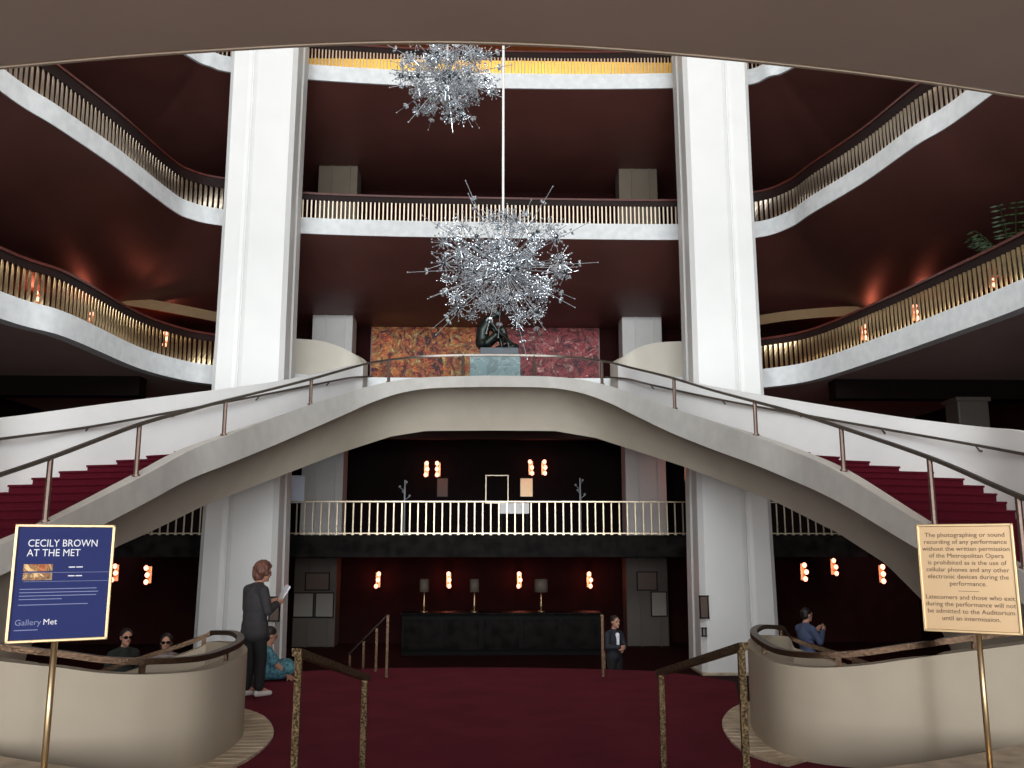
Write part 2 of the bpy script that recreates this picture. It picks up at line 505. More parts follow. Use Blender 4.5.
PL = pillar('pillar', -6.35, 24.0, 1.80, 1.55, LOW, 21.0, .10, 'left white pillar rising full height beyond the stairs', -1)
PR = pillar('pillar', 6.30, 24.0, 1.80, 1.55, LOW, 21.0, .10, 'right white pillar rising full height beyond the stairs', 1)


def back_column(x, z0, z1, label, w=1.36, m='pillar_white'):
    t = thing('column', label, 'column', (x * 1.04, 30.2, z0), 0, 'rear columns')
    h = z1 - z0
    box('shaft', (0, 0, h / 2), (w, .9, h), m, t, bev=.03)
    for s in (-.16, .30): box('rib', (s * w, -.47, h / 2), (.05, .06, h), m, t)
    return t


ZC2 = Z2 - .48 - BD2
ZC2B = ZC2
ZC3B = Z3 - .48 - BD3
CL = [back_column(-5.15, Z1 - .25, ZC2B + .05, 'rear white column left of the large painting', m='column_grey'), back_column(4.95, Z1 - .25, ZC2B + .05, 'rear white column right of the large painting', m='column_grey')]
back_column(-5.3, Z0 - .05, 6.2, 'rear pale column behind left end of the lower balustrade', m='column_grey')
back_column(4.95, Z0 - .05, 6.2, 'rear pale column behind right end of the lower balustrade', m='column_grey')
back_column(-5.4, LOW, 1.5, 'pale column with posters under the left end of the gallery', m='column_shaded')
back_column(4.9, LOW, 1.5, 'pale column with frames under the right end of the gallery', m='column_shaded')
back_column(-5.15, Z2 - .25, ZC3B + .05, 'dim column left behind the second tier balustrade', m='tan_shaded')
back_column(4.95, Z2 - .25, ZC3B + .05, 'dim column right behind the second tier balustrade', m='tan_shaded')
p = W(967, 412, 24.0); zc_ = W(967, 399, 24.0).z
t = thing('column', 'short beige column under the right side balcony', 'column', (p.x, p.y, LOW))
box('shaft', (0, 0, (zc_ - LOW) / 2), (.85, .7, zc_ - LOW), 'column_shaded', t, bev=.04)
box('capital', (0, 0, zc_ - LOW - .06), (.95, .8, .12), 'column_shaded', t, bev=.02)
for sx in (-1, 1): struct(box('trim_%d' % (12 if sx < 0 else 13), (sx * 12.2, 24.2, (zc_ + Z1 - .5) / 2), (5.6, .5, Z1 - .5 - zc_), 'black_wall'))

# strips above the first-tier side galleries; tan colour stands for a lit soffit edge
for i, pl in enumerate([[(100, 297), (140, 303), (180, 310), (225, 319)], [(750, 322), (790, 316), (840, 312), (880, 312)]]):
    pts = catmull([W(px, py, 28.5) for px, py in pl], 5)
    struct(sweep('trim_%d' % (6 + i), pts, rectp(.15, .32), 'lit_soffit_edge'))


# ------------------------------------------------------------------ balustrades
blade_me = {}


def baluster_mesh(kind, h):
    key = (kind, round(h, 3))
    if key in blade_me: return blade_me[key]
    bm = bmesh.new()
    if kind == 'blade':       # twisted flat brass blade: broad in the middle
        k = 4; prev = None
        for i in range(k + 1):
            z = h * i / k; tw = math.radians(-22 + 44 * i / k); w = .042
            c, s = math.cos(tw), math.sin(tw)
            ring = [bm.verts.new((x * c - y * s, x * s + y * c, z)) for x, y in ((-w, -.006), (w, -.006), (w, .006), (-w, .006))]
            if prev:
                for j in range(4): bm.faces.new((prev[j], prev[(j + 1) % 4], ring[(j + 1) % 4], ring[j]))
            prev = ring
    else:
        b_box(bm, (0, 0, h / 2), (.034 if kind == 'bar' else .038, .03, h))
        if kind == 'bar': b_box(bm, (0, 0, .02), (.07, .06, .04))
    me = bpy.data.meshes.new('baluster'); bm.to_mesh(me); bm.free()
    blade_me[key] = me; return me


def balustrade(label, fc, h, step, kind, mb, mr, rail_w=.12, rail_h=.06, gap=.2, group=None):
    base = fc[len(fc) // 2]
    t = thing('balustrade', label, 'balustrade', (base.x, base.y, base.z), 0, group)
    off = Vector((base.x, base.y, base.z))
    ns = normals2(fc)
    line = [p + n * .13 - off for p, n in zip(fc, ns)]
    me = baluster_mesh(kind, h - gap if gap < .5 else h - rail_h)
    for i, (q, tan) in enumerate(resample(line, step)):
        o = link('baluster', me, mb, t)
        o.location = q; o.rotation_euler = (0, 0, math.atan2(tan.y, tan.x))
    sweep('handrail', [q + Vector((0, 0, h)) for q in line], rectp(rail_w, rail_h), mr, t)
    if gap < .5:
        sweep('rail_band', [q + Vector((0, 0, h - gap / 2 - rail_h / 4)) for q in line], rectp(.05, gap - rail_h / 2), 'rail_band', t)
    else:
        sweep('lower_rail', [q + Vector((0, 0, .05)) for q in line], rectp(.05, .03), mr, t)
    return t


def seg(fc, a, b):      # portion of an edge curve between two x positions
    return [p for p in fc if a <= p.x <= b]


def sidecut(fc, left, ymin, xlim):
    return [p for p in fc if (p.x < xlim if left else p.x > xlim) and p.y > ymin]


balustrade('left side balustrade of brass blades on the lowest marble-edged balcony', sidecut(F1, True, 10.0, -7.2), .90, .150, 'blade', 'brass', 'rail_wood')
balustrade('right side balustrade of brass blades on the lowest marble-edged balcony', sidecut(F1, False, 10.0, 7.2), .90, .150, 'blade', 'brass', 'rail_wood')
balustrade('left side balustrade with dark red handrail on the middle balcony', sidecut(F2, True, 11.0, -6.9), .98, .150, 'blade', 'brass_pale', 'rail_wood', gap=.3)
balustrade('straight balustrade of the middle balcony between the two white pillars', seg(F2, -6.1, 6.1), .80, .126, 'slat', 'brass_pale', 'rail_wood')
balustrade('right side balustrade with dark red handrail on the middle balcony', sidecut(F2, False, 11.0, 6.9), .98, .150, 'blade', 'brass_pale', 'rail_wood', gap=.3)
balustrade('topmost balustrade before the glowing yellow wall between the pillars', seg(F3, -6.2, 6.2), .80, .105, 'slat', 'slat_silhouette', 'rail_wood')
balustrade('short piece of topmost balustrade left of the left pillar', [p for p in F3 if -8.6 < p.x < -6.6 and p.y > 20], .80, .125, 'slat', 'slat_silhouette', 'rail_wood')
balustrade('short piece of topmost balustrade right of the right pillar', [p for p in F3 if 6.6 < p.x < 8.6 and p.y > 20], .80, .125, 'slat', 'slat_silhouette', 'rail_wood')
# lower gallery under the arch
F0 = [Vector((-11 + 22 * i / 40, 26.0 + 0.4 * (abs(-11 + 22 * i / 40) / 11) ** 2, Z0)) for i in range(41)]
V = []; Fc = []
for p in F0: V += [(p.x, p.y, Z0), (p.x, 31.5, Z0), (p.x, 31.5, Z0 - .6), (p.x, p.y, Z0 - .6)]
for i in range(40):
    a = i * 4; b = a + 4
    Fc += [(a, b, b + 1, a + 1), (a + 3, a + 2, b + 2, b + 3)]
struct(mesh_obj('floor', V, Fc, 'black_wall'))
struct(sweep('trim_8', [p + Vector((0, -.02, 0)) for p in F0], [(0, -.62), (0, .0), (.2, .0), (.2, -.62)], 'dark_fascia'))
balustrade('lower gallery balustrade of slim upright bars under the stair arch', F0, .95, .232, 'bar', 'brass_dull', 'brass_dull', .05, .035, .9)

# ------------------------------------------------------------------ carpet, steps, wells
far = catmull([WZ(px, py, 0) for px, py in [(266, 676), (300, 671.5), (370, 668.5), (440, 667.5), (510, 667.5), (590, 669), (650, 671), (700, 676), (735, 682)]], 4)
poly = [Vector((-10.5, 5.0, 0)), Vector((-10.5, 9.1, 0)), Vector((-4.8, 9.1, 0)), Vector((-3.35, 10.3, 0)), Vector((-3.2, 12.3, 0))] + far + [Vector((3.1, 11.6, 0)), Vector((3.3, 10.3, 0)), Vector((4.8, 9.1, 0)), Vector((10.5, 9.1, 0)), Vector((10.5, 5.0, 0))]
bm = bmesh.new()
vv = [bm.verts.new(p) for p in poly]; f = bm.faces.new(vv)
r = bmesh.ops.extrude_face_region(bm, geom=[f])
for g in r['geom']:
    if isinstance(g, bmesh.types.BMVert): g.co.z -= 1.5
bmesh.ops.recalc_face_normals(bm, faces=bm.faces)
struct(bm_obj('floor', bm, 'carpet_red'))

# curved carpeted steps up to the entrance floor where the camera stands
CC = Vector((0.1, 13.0, 0))
def arc_step(R0, R1, z0, z1, m):
    V = []; Fc = []; N = 48
    for i in range(N + 1):
        a = math.radians(-90 - 35 + 70 * i / N)
        for R, z in ((R0, z0), (R0, z1), (R1, z1), (R1, z0)):
            V.append((CC.x + R * math.cos(a), CC.y + R * math.sin(a), z))
    for i in range(N):
        for j in range(4): Fc.append((i * 4 + j, i * 4 + (j + 1) % 4, i * 4 + 4 + (j + 1) % 4, i * 4 + 4 + j))
    Fc += [(0, 1, 2, 3), (N * 4 + 3, N * 4 + 2, N * 4 + 1, N * 4)]
    return mesh_obj('step', V, Fc, m)
en = bpy.data.objects.new('floor', None); C.objects.link(en); struct(en)
for R0, R1, z in ((6.35, 6.75, .14), (6.72, 7.15, .28), (7.1, 20.0, .42)):
    o = arc_step(R0, R1, 0.001, z, 'carpet_red' if z < .4 else 'travertine'); o.parent = en

# parapets round the side stair wells
RZ = .85


def parapet(label, railpx, tail, s):
    pts = [W(px, py, d) for px, py, d in railpx]
    rail = catmull(pts, 5)
    tl = [Vector((s * a, b, c)) for a, b, c in tail]
    full = catmull([pts[-2], pts[-1]] + tl, 6)[6:]
    lead = Vector((pts[0].x + s * 1.8, pts[0].y - .05, pts[0].z + .22))
    head_ = catmull([lead] + pts, 5); nh = len(head_)
    whole = head_ + full[1:]
    t = thing('parapet', label, 'parapet', (pts[4].x, pts[4].y, 0))
    o = Vector((pts[4].x, pts[4].y, 0))
    side = .16 if s < 0 else -.16
    wpts = []
    for ii, p in enumerate(whole):
        wpts.append((p.x - o.x, p.y - o.y, -.02 if ii < nh else -1.2, p.z - .10))
    wall_ribbon('wall', wpts, side, 'parapet_beige', t)
    inner = [q - o for q in whole]
    ns = normals2(inner)
    rl = [q + n * (side * .45) for q, n in zip(inner, ns)]
    sweep('handrail', rl, rectp(.075, .05), 'bronze_rail', t)
    L = resample(rl, 1.15)
    for q, tan in L:
        bm = bmesh.new(); b_box(bm, (q.x, q.y, q.z - .06), (.05, .03, .1), Matrix.Rotation(math.atan2(tan.y, tan.x), 4, 'Z'))
        bm_obj('rail_post', bm, 'bronze_rail', t)
    return whole


wl = parapet('left curved beige parapet with bronze rail behind the blue sign', [(0, 648, 7.5), (55, 654, 7.6), (105, 660.5, 7.72), (154, 662, 7.92), (205, 658.5, 8.3), (236, 649, 9.0), (248, 640, 9.7), (240, 633, 10.5), (218, 632, 11.0)], [(3.7, 10.9, .72), (4.6, 10.7, .42), (5.8, 10.6, -.1), (7.0, 10.7, -.7)], -1)
wr = parapet('right curved beige parapet with bronze rail behind the gold sign', [(968, 639, 7.8), (913, 646.5, 8.0), (859, 654, 8.15), (811, 656, 8.35), (772, 651, 8.75), (752, 640, 9.5), (747, 632, 10.2), (756, 626.5, 10.9), (773, 627, 11.3)], [(3.8, 11.7, .74), (4.7, 11.3, .45), (5.9, 11.1, -.1), (7.1, 11.1, -.7)], 1)


def kerb(whole, i0, i1, s, name):
    root = bpy.data.objects.new(name, None); C.objects.link(root); struct(root)
    sub = whole[i0:i1]
    ns = normals2(sub)
    sgn = -1 if s < 0 else 1
    for i in range(len(sub) - 1):
        a, b = sub[i], sub[i + 1]; na, nb = ns[i], ns[i + 1]
        g = .012
        d = (b - a); d.z = 0; d.normalize()
        q = [a + d * g, b - d * g, b - d * g + nb * sgn * .30, a + d * g + na * sgn * .30]
        V = [(v.x, v.y, .0) for v in q] + [(v.x, v.y, .022 + .004 * random.random()) for v in q]
        mesh_obj('paver', V, [(0, 1, 2, 3), (4, 5, 6, 7), (0, 1, 5, 4), (1, 2, 6, 5), (2, 3, 7, 6), (3, 0, 4, 7)], 'travertine', root)


kerb(wl, 21, 47, -1, 'trim_9')
kerb(wr, 21, 47, 1, 'trim_10')
# flights descending behind the parapets
for s in (-1, 1):
    st = thing('well_stair', 'dark steps going down behind the %s parapet' % ('left' if s < 0 else 'right'), 'stairs', (s * 4.2, 9.8, LOW))
    for k in range(8):
        box('step', (s * (-.6 + k * .34), 0, .5 - k * .065), (.34, 1.2, 1.0 - k * .13), 'carpet_step', st)
# steps from the carpet down to the lower foyer
for k in range(1, 9):
    pts = [p + Vector((0, .02 + .32 * (k - 1), -.15 * k)) for p in far]
    V = []; Fc = []
    for p in pts: V += [(p.x, p.y, p.z), (p.x, p.y + .34, p.z), (p.x, p.y + .34, LOW + .001), (p.x, p.y, LOW + .001)]
    for i in range(len(pts) - 1):
        for j in range(4): Fc.append((i * 4 + j, i * 4 + (j + 1) % 4, i * 4 + 4 + (j + 1) % 4, i * 4 + 4 + j))
    Fc.append((0, 1, 2, 3)); e = (len(pts) - 1) * 4; Fc.append((e + 3, e + 2, e + 1, e))
    if k == 1:
        fs = thing('foyer_stair', 'dark red steps down from far edge of the carpet', 'stairs', (0, 13.9, 0))
    o = mesh_obj('step', V, Fc, 'carpet_step', fs)
    o.location = (0, -13.9, 0)

# ------------------------------------------------------------------ grand staircase
# stations: inner edge px/py (top of the edge), depth, rail py, edge height over tread, face height, outer px, outer depth, outer wall-top py, soffit outer py
ST_L = [
    (51, 522, 12.8, 457, .24, .42, -60, 14.4, 425, 720),
    (143, 476, 15.0, 424, .32, .48, 0, 15.9, 417.5, 665),
    (190, 450.5, 16.6, 411, .40, .54, 80, 17.3, 406.5, 576),
    (229, 435, 17.8, 400, .46, .58, 150, 18.8, 397.5, 532),
    (270, 419, 19.4, 389, .50, .62, 232, 20.8, 387, 494.5),
    (312, 404, 21.0, 378, .50, .60, 290, 22.6, 378.5, 471.5),
    (350, 392, 22.5, 367, .46, .52, 335, 24.6, 369, 455.5),
    (372, 385.5, 23.2, 361.5, .38, .45, 360, 25.8, 363.5, 446.5),
    (400, 380, 23.7, 357.5, .30, .36, 392, 26.4, 364, 436.5),
    (432, 377, 24.0, 355, .25, .31, 428, 26.5, 364, 431),
    (490, 375.5, 24.0, 354, .24, .31, 490, 26.5, 364, 430.5)]
ST_R = [
    (929, 527, 12.8, 457, .24, .42, 1040, 14.4, 435, 720),
    (837, 471, 15.0, 427, .32, .52, 980, 15.9, 426.5, 690),
    (790, 450, 16.6, 412, .40, .56, 900, 17.3, 416.5, 577),
    (751, 435, 17.8, 401, .46, .58, 830, 18.8, 405.5, 528),
    (710, 420.5, 19.4, 389, .50, .62, 748, 20.8, 392, 490),
    (668, 406.5, 21.0, 376, .50, .60, 690, 22.6, 381.5, 468),
    (630, 393, 22.5, 366.5, .46, .52, 645, 24.6, 371, 453),
    (608, 385.5, 23.2, 361, .38, .45, 620, 25.8, 364.5, 444.5),
    (580, 379.5, 23.7, 357, .30, .36, 588, 26.4, 364, 435.5),
    (548, 376.5, 24.0, 355, .25, .31, 552, 26.5, 364, 431),
    (490, 375.5, 24.0, 354, .24, .31, 490, 26.5, 364, 430.5)]


LOCUS_L = [(-60, 860), (10, 700), (33, 640), (60, 595), (94, 562), (116, 547), (150, 532), (203, 506), (270, 480), (340, 453), (391, 436.5), (425, 431), (490, 430.5), (520, 430.5)]
LOCUS_R = [(460, 430.5), (490, 430.5), (555, 431), (596, 438), (682, 466), (776, 502), (838, 533), (886, 564), (920, 598), (947, 639), (970, 700), (1040, 860)]


def locus_y(L, x):
    if x <= L[0][0]: return L[0][1]
    for (x0_, y0_), (x1_, y1_) in zip(L[:-1], L[1:]):
        if x0_ <= x <= x1_: return y0_ + (y1_ - y0_) * (x - x0_) / (x1_ - x0_)
    return L[-1][1]


def lerp_list(lst, z, key):
    for a, b in zip(lst[:-1], lst[1:]):
        if a[key] <= z <= b[key]:
            t = (z - a[key]) / max(1e-9, b[key] - a[key])
            return [x + (y - x) * t for x, y in zip(a, b)]
    return list(lst[0] if z < lst[0][key] else lst[-1])


def staircase(ST, s, label):
    rows = []     # each: ix iy izTop izFaceBottom treadz railz  ox oy wallTop soffitz
    for (px, py, d, ry, c, hf, opx, od, wt, so) in ST:
        i = W(px, py, d); tz = i.z - c
        o = W(opx, wt, od); sb = W(opx, so, od).z
        rows.append([i.x, i.y, i.z, i.z - hf, tz, W(px, ry, d).z, W(opx, 470, od).x, od, o.z, max(sb, LOW)])
    # lower run out to the floor
    a = rows[0]
    def low(ix, iy, ox, oy, tz, sof): return [ix, iy, tz + .22, max(tz - .18, 0.0), tz, tz + 1.13, ox, oy, tz + 1.42, sof]
    rows = [low(s * 6.95, 7.7, s * 9.6, 8.2, 0.0, -.02), low(s * 6.75, 9.6, s * 9.5, 10.6, .78, -.02), low(s * 6.48, 11.4, s * 9.35, 12.6, 1.46, LOW)] + rows
    rows[0][3] = 0.0
    rows[3][9] = LOW
    def sm(cols):
        k = 8; vals = [[r[c] for c in cols] for r in rows]; out = []
        n = len(vals)
        for i in range(n - 1):
            for j in range(k):
                t = j / k; row = []
                for c in range(len(cols)):
                    p1, p2 = vals[i][c], vals[i + 1][c]
                    p0 = vals[i - 1][c] if i > 0 else 2 * p1 - p2
                    p3 = vals[i + 2][c] if i + 2 < n else p2
                    row.append(.5 * (2 * p1 + (p2 - p0) * t + (2 * p0 - 5 * p1 + 4 * p2 - p3) * t * t + (3 * p1 - p0 - 3 * p2 + p3) * t ** 3))
                out.append(row)
        out.append(vals[-1]); return out
    R = sm(range(10))
    base = Vector((s * 7.5, 8.0, 0))
    t = thing('grand_staircase', label, 'staircase', base)
    def L(x, y, z): return Vector((x, y, z)) - base
    # stringer: solid edge band, inner face towards the hall
    V = []; Fc = []
    for q in R:
        dx, dy = q[6] - q[0], q[7] - q[1]; ll = math.hypot(dx, dy); ux, uy = dx / ll * .28, dy / ll * .28
        V += [L(q[0], q[1], q[3]), L(q[0], q[1], q[2]), L(q[0] + ux, q[1] + uy, q[2]), L(q[0] + ux, q[1] + uy, q[3])]
    for i in range(len(R) - 1):
        for j in range(4): Fc.append((i * 4 + j, i * 4 + (j + 1) % 4, i * 4 + 4 + (j + 1) % 4, i * 4 + 4 + j))
    Fc.append((0, 1, 2, 3))
    mesh_obj('stringer', V, Fc, 'stringer', t, 'angle')
    # soffit: underside that starts level at the edge and turns down towards the back
    V = []; Fc = []; K = 9; US = .62
    SE = []
    LOC = LOCUS_L if s < 0 else LOCUS_R
    for i, q in enumerate(R):
        x = q[0] + (q[6] - q[0]) * US; y = q[1] + (q[7] - q[1]) * US; z = q[3] - .5
        for it in range(4):
            px_ = proj(Vector((x, y, z)))[0]
            z = W(px_, locus_y(LOC, px_), y).z
        z = max(min(z, q[3] - .05), LOW if q[1] > 11.8 else -.02)
        SE.append((x, y, z))
    for q, e in zip(R, SE):
        for j in range(K + 1):
            u = j / K
            V.append(L(q[0] + (e[0] - q[0]) * u, q[1] + (e[1] - q[1]) * u, q[3] + (e[2] - q[3]) * (u ** 2.3)))
        V.append(L(q[6], q[7], max(q[4] - .35, e[2])))
    K += 1
    for i in range(len(R) - 1):
        for j in range(K): Fc.append((i * (K + 1) + j, i * (K + 1) + j + 1, (i + 1) * (K + 1) + j + 1, (i + 1) * (K + 1) + j))
    mesh_obj('soffit', V, Fc, 'soffit_beige', t, 'angle')
    # outer wall up to the landing, then turned back in a volute behind the pillar
    iH = (3 + 7) * 8
    wp = []
    for q in R[:iH + 1]: wp.append((q[6] - base.x, q[7] - base.y, max(q[4] - .4, -.02), q[8]))
    h = R[iH]
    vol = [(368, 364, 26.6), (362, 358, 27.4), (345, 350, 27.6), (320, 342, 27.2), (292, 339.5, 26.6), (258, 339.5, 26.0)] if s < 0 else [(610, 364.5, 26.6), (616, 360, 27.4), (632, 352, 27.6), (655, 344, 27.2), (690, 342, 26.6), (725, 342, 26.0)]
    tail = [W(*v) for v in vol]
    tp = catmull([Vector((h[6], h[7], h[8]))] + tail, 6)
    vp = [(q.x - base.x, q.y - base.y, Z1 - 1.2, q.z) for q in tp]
    wall_ribbon('outer_wall', wp, .14 * (1 if s < 0 else -1), 'stair_white', t)
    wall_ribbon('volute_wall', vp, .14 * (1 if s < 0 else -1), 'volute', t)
    # back face below the landing, closing the arch
    V = []; Fc = []
    sub = R[iH:]
    for q in sub: V += [L(q[6], q[7], q[4] - .35), L(q[6], q[7], q[4])]
    for i in range(len(sub) - 1): Fc.append((i * 2, i * 2 + 1, i * 2 + 3, i * 2 + 2))
    mesh_obj('back_face', V, Fc, 'soffit_beige', t)
    # carpeted steps
    zt = rows[-1][4]; N = 40; rise = zt / N
    prev = lerp_list(R, 0.0, 4)
    for k in range(1, N):
        z = rise * k
        a = lerp_list(R, z - rise, 4); b = lerp_list(R, z, 4)
        ex = .02
        e0 = Vector((a[0], a[1], 0)); e1 = Vector((a[6], a[7], 0)); e2 = Vector((b[6], b[7], 0)); e3 = Vector((b[0], b[1], 0))
        dirn = (e2 - e1).normalized() * ex
        P = [e0 + (e1 - e0) * .03, e1, e2 + dirn, e3 + (e2 - e3) * .03 + dirn]
        nose = dirn * 1.6
        A0, A1, B1, B0 = P
        V = [L(A0.x, A0.y, z - rise), L(A1.x, A1.y, z - rise), L(A1.x, A1.y, z - .035), L(A0.x, A0.y, z - .035),
             L(A0.x - nose.x, A0.y - nose.y, z - .035), L(A1.x - nose.x, A1.y - nose.y, z - .035), L(A1.x - nose.x, A1.y - nose.y, z), L(A0.x - nose.x, A0.y - nose.y, z),
             L(B1.x, B1.y, z), L(B0.x, B0.y, z), L(B1.x, B1.y, z - .03), L(B0.x, B0.y, z - .03)]
        mesh_obj('step', V, [(0, 1, 2, 3), (3, 2, 5, 4), (4, 5, 6, 7), (7, 6, 8, 9), (9, 8, 10, 11), (11, 10, 1, 0), (0, 3, 4, 7, 9, 11), (1, 10, 8, 6, 5, 2)], 'carpet_step', t)
    # landing floor
    V = []; Fc = []
    sub = [q for q in R if q[4] >= rise * (N - 1) - .02]
    for q in sub: V += [L(q[0], q[1], q[4]), L(q[6], q[7] + .4, q[4])]
    for i in range(len(sub) - 1): Fc.append((i * 2, i * 2 + 1, i * 2 + 3, i * 2 + 2))
    mesh_obj('landing', V, Fc, 'carpet_step', t)
    # handrail on the inner edge with posts
    rail = []
    for q in R:
        dx, dy = q[6] - q[0], q[7] - q[1]; ll = math.hypot(dx, dy)
        rail.append(L(q[0] + dx / ll * .14, q[1] + dy / ll * .14, q[5]))
    sweep('handrail', rail, rectp(.07, .055), 'steel_rail', t)
    posts = [48, 142, 228, 312, 389, 460] if s < 0 else [530, 601, 673, 754, 840, 930, 1020]
    for ppx in posts:
        best = None
        for q, rr in zip(R, rail):
            w = rr + base; y = w.y; x = w.x
            # project to the frame's horizontal coordinate
            v = Vector((w.x, w.y, w.z - EYE)); cy, sy = math.cos(-YAW), math.sin(-YAW)
            xx = v.x * cy - v.y * sy; yy = v.x * sy + v.y * cy
            dep = yy * math.cos(PITCH) + v.z * math.sin(PITCH)
            px = CXP + F * xx / dep
            if best is None or abs(px - ppx) < best[0]: best = (abs(px - ppx), q, rr)
        q, rr = best[1], best[2]
        bm = bmesh.new(); b_tube(bm, (rr.x, rr.y, q[2] - .02), (rr.x, rr.y, rr.z), .042, .042, 8)
        b_tube(bm, (rr.x, rr.y, q[2]), (rr.x, rr.y, q[2] + .03), .07, .07, 8)
        bm_obj('rail_post', bm, 'post_copper', t)
    # second handrail on brackets along the outer wall
    wr_ = [(0, 439, 15.75), (89, 427, 17.3), (178, 411, 19.2), (260, 395.5, 21.5), (330, 381.5, 24.2), (352, 377.5, 25.3), (372, 376.5, 26.2)] if s < 0 else \
          [(1024, 454, 15.0), (975, 445, 15.8), (881, 428.5, 17.5), (799, 414, 19.3), (722, 400, 21.4), (650, 384.5, 24.2), (628, 379, 25.3), (606, 377, 26.2)]
    pts = []
    for px_, py_, d_ in wr_:
        q = min(R, key=lambda q: abs(proj(Vector((q[6], q[7], q[8] - .5)))[0] - px_))
        pts.append(W(px_, py_, q[7] - .16 if px_ not in (372, 606) else d_) - base)
    e = pts[0] + (pts[0] - pts[1]); pts = [e + (pts[0] - pts[1])] + [e] + pts
    sweep('wall_rail', catmull(pts, 5), rectp(.055, .05), 'steel_rail', t)
    br = pts[3:7] if s < 0 else pts[3:8]
    for q in br:
        bm = bmesh.new(); b_tube(bm, q, q + Vector((s * .10, .05, -.10)), .018, .018, 6); b_tube(bm, q + Vector((s * .10, .05, -.10)), q + Vector((s * .24, .12, -.10)), .018, .03, 6)
        bm_obj('bracket', bm, 'steel_rail', t)
    return R


RL = staircase(ST_L, -1, 'left grand staircase flight curving up to the central landing')
RR = staircase(ST_R, 1, 'right grand staircase flight curving up to the central landing')


# ------------------------------------------------------------------ free-standing handrails
def fore_rail(label, near, farp):
    a = W(*near); b = W(*farp)
    t = thing('step_handrail', label, 'handrail', (a.x, a.y, 0))
    o = Vector((a.x, a.y, 0))
    for p, zb in ((a, .42), (b, 0.0)):
        q = p - o
        box('post', (q.x, q.y, (zb + p.z) / 2), (.044, .035, p.z - zb), 'hammered_bronze', t, bev=.006)
        box('foot_plate', (q.x, q.y, zb + .008), (.13, .12, .016), 'bronze_rail', t, bev=.004)
    d = (b - a)
    sweep('rail', [a - o - d * .03, b - o + d * .03], rectp(.06, .045), 'hammered_bronze', t)


fore_rail('left bronze handrail with two posts in the foreground', (299, 653, 5.65), (365, 677.5, 6.9))
fore_rail('right bronze handrail with two posts in the foreground', (741, 647, 5.65), (661, 672.5, 6.9))


def far_rail(label, tops):
    pts = [W(*p) for p in tops]
    o = Vector((pts[0].x, pts[0].y, 0))
    t = thing('stair_handrail', label, 'handrail', o)
    for i, p in enumerate(pts):
        q = p - o; zb = 0 if i == 0 else p.z - .85
        box('post', (q.x, q.y, (zb + p.z) / 2), (.036, .03, p.z - zb), 'bronze_rail', t)
    sweep('rail', [p - o for p in pts], rectp(.045, .04), 'bronze_rail', t)


far_rail('thin metal stair handrail at left far edge of the carpet', [(388, 616, 13.7), (377, 627, 14.3), (364, 640, 15.0), (350, 654, 15.7)])
far_rail('thin metal stair handrail beside the distant guard', [(602, 616, 13.7), (604, 650, 14.9), (607, 668, 15.8)])


# ------------------------------------------------------------------ chandeliers
def cluster_mesh(n, L0, L1, seed):
    rnd = random.Random(seed); bm = bmesh.new()
    for i in range(n):
        z = 1 - 2 * (i + .5) / n; ph = i * 2.39996 + rnd.random() * .5; r = math.sqrt(max(0, 1 - z * z))
        d = Vector((r * math.cos(ph), r * math.sin(ph), z)); L = rnd.uniform(L0, L1)
        b_tube(bm, (0, 0, 0), d * L, .0055, .004, 3, False)
        bmesh.ops.create_icosphere(bm, subdivisions=1, radius=rnd.uniform(.015, .027), matrix=Matrix.Translation(d * L))
        if rnd.random() < .55:
            b_ball(bm, d * L * .62, .017, sub=1)
    me = bpy.data.meshes.new('crystal_burst'); bm.to_mesh(me); bm.free(); me.materials.append(MATS['crystal']); return me


def ray_mesh(L, seed):
    bm = bmesh.new()
    b_tube(bm, (0, 0, 0), (0, 0, L), .008, .006, 4, False)
    b_ball(bm, (0, 0, L), .018, sub=1)
    k = L * .80
    bmesh.ops.create_cone(bm, cap_ends=True, segments=8, radius1=.065, radius2=.05, depth=.025, matrix=Matrix.Translation((0, 0, k)))
    for i in range(5):
        a = i * 2 * PI / 5; b_ball(bm, (.055 * math.cos(a), .055 * math.sin(a), k + .02), .024, sub=1)
    me = bpy.data.meshes.new('ray'); bm.to_mesh(me); bm.free(); me.materials.append(MATS['crystal']); return me


ball_bm = bmesh.new(); b_ball(ball_bm, (0, 0, 0), .055, sub=2)
hub_me = bpy.data.meshes.new('hub'); ball_bm.to_mesh(hub_me); ball_bm.free(); hub_me.materials.append(MATS['crystal_dark'])


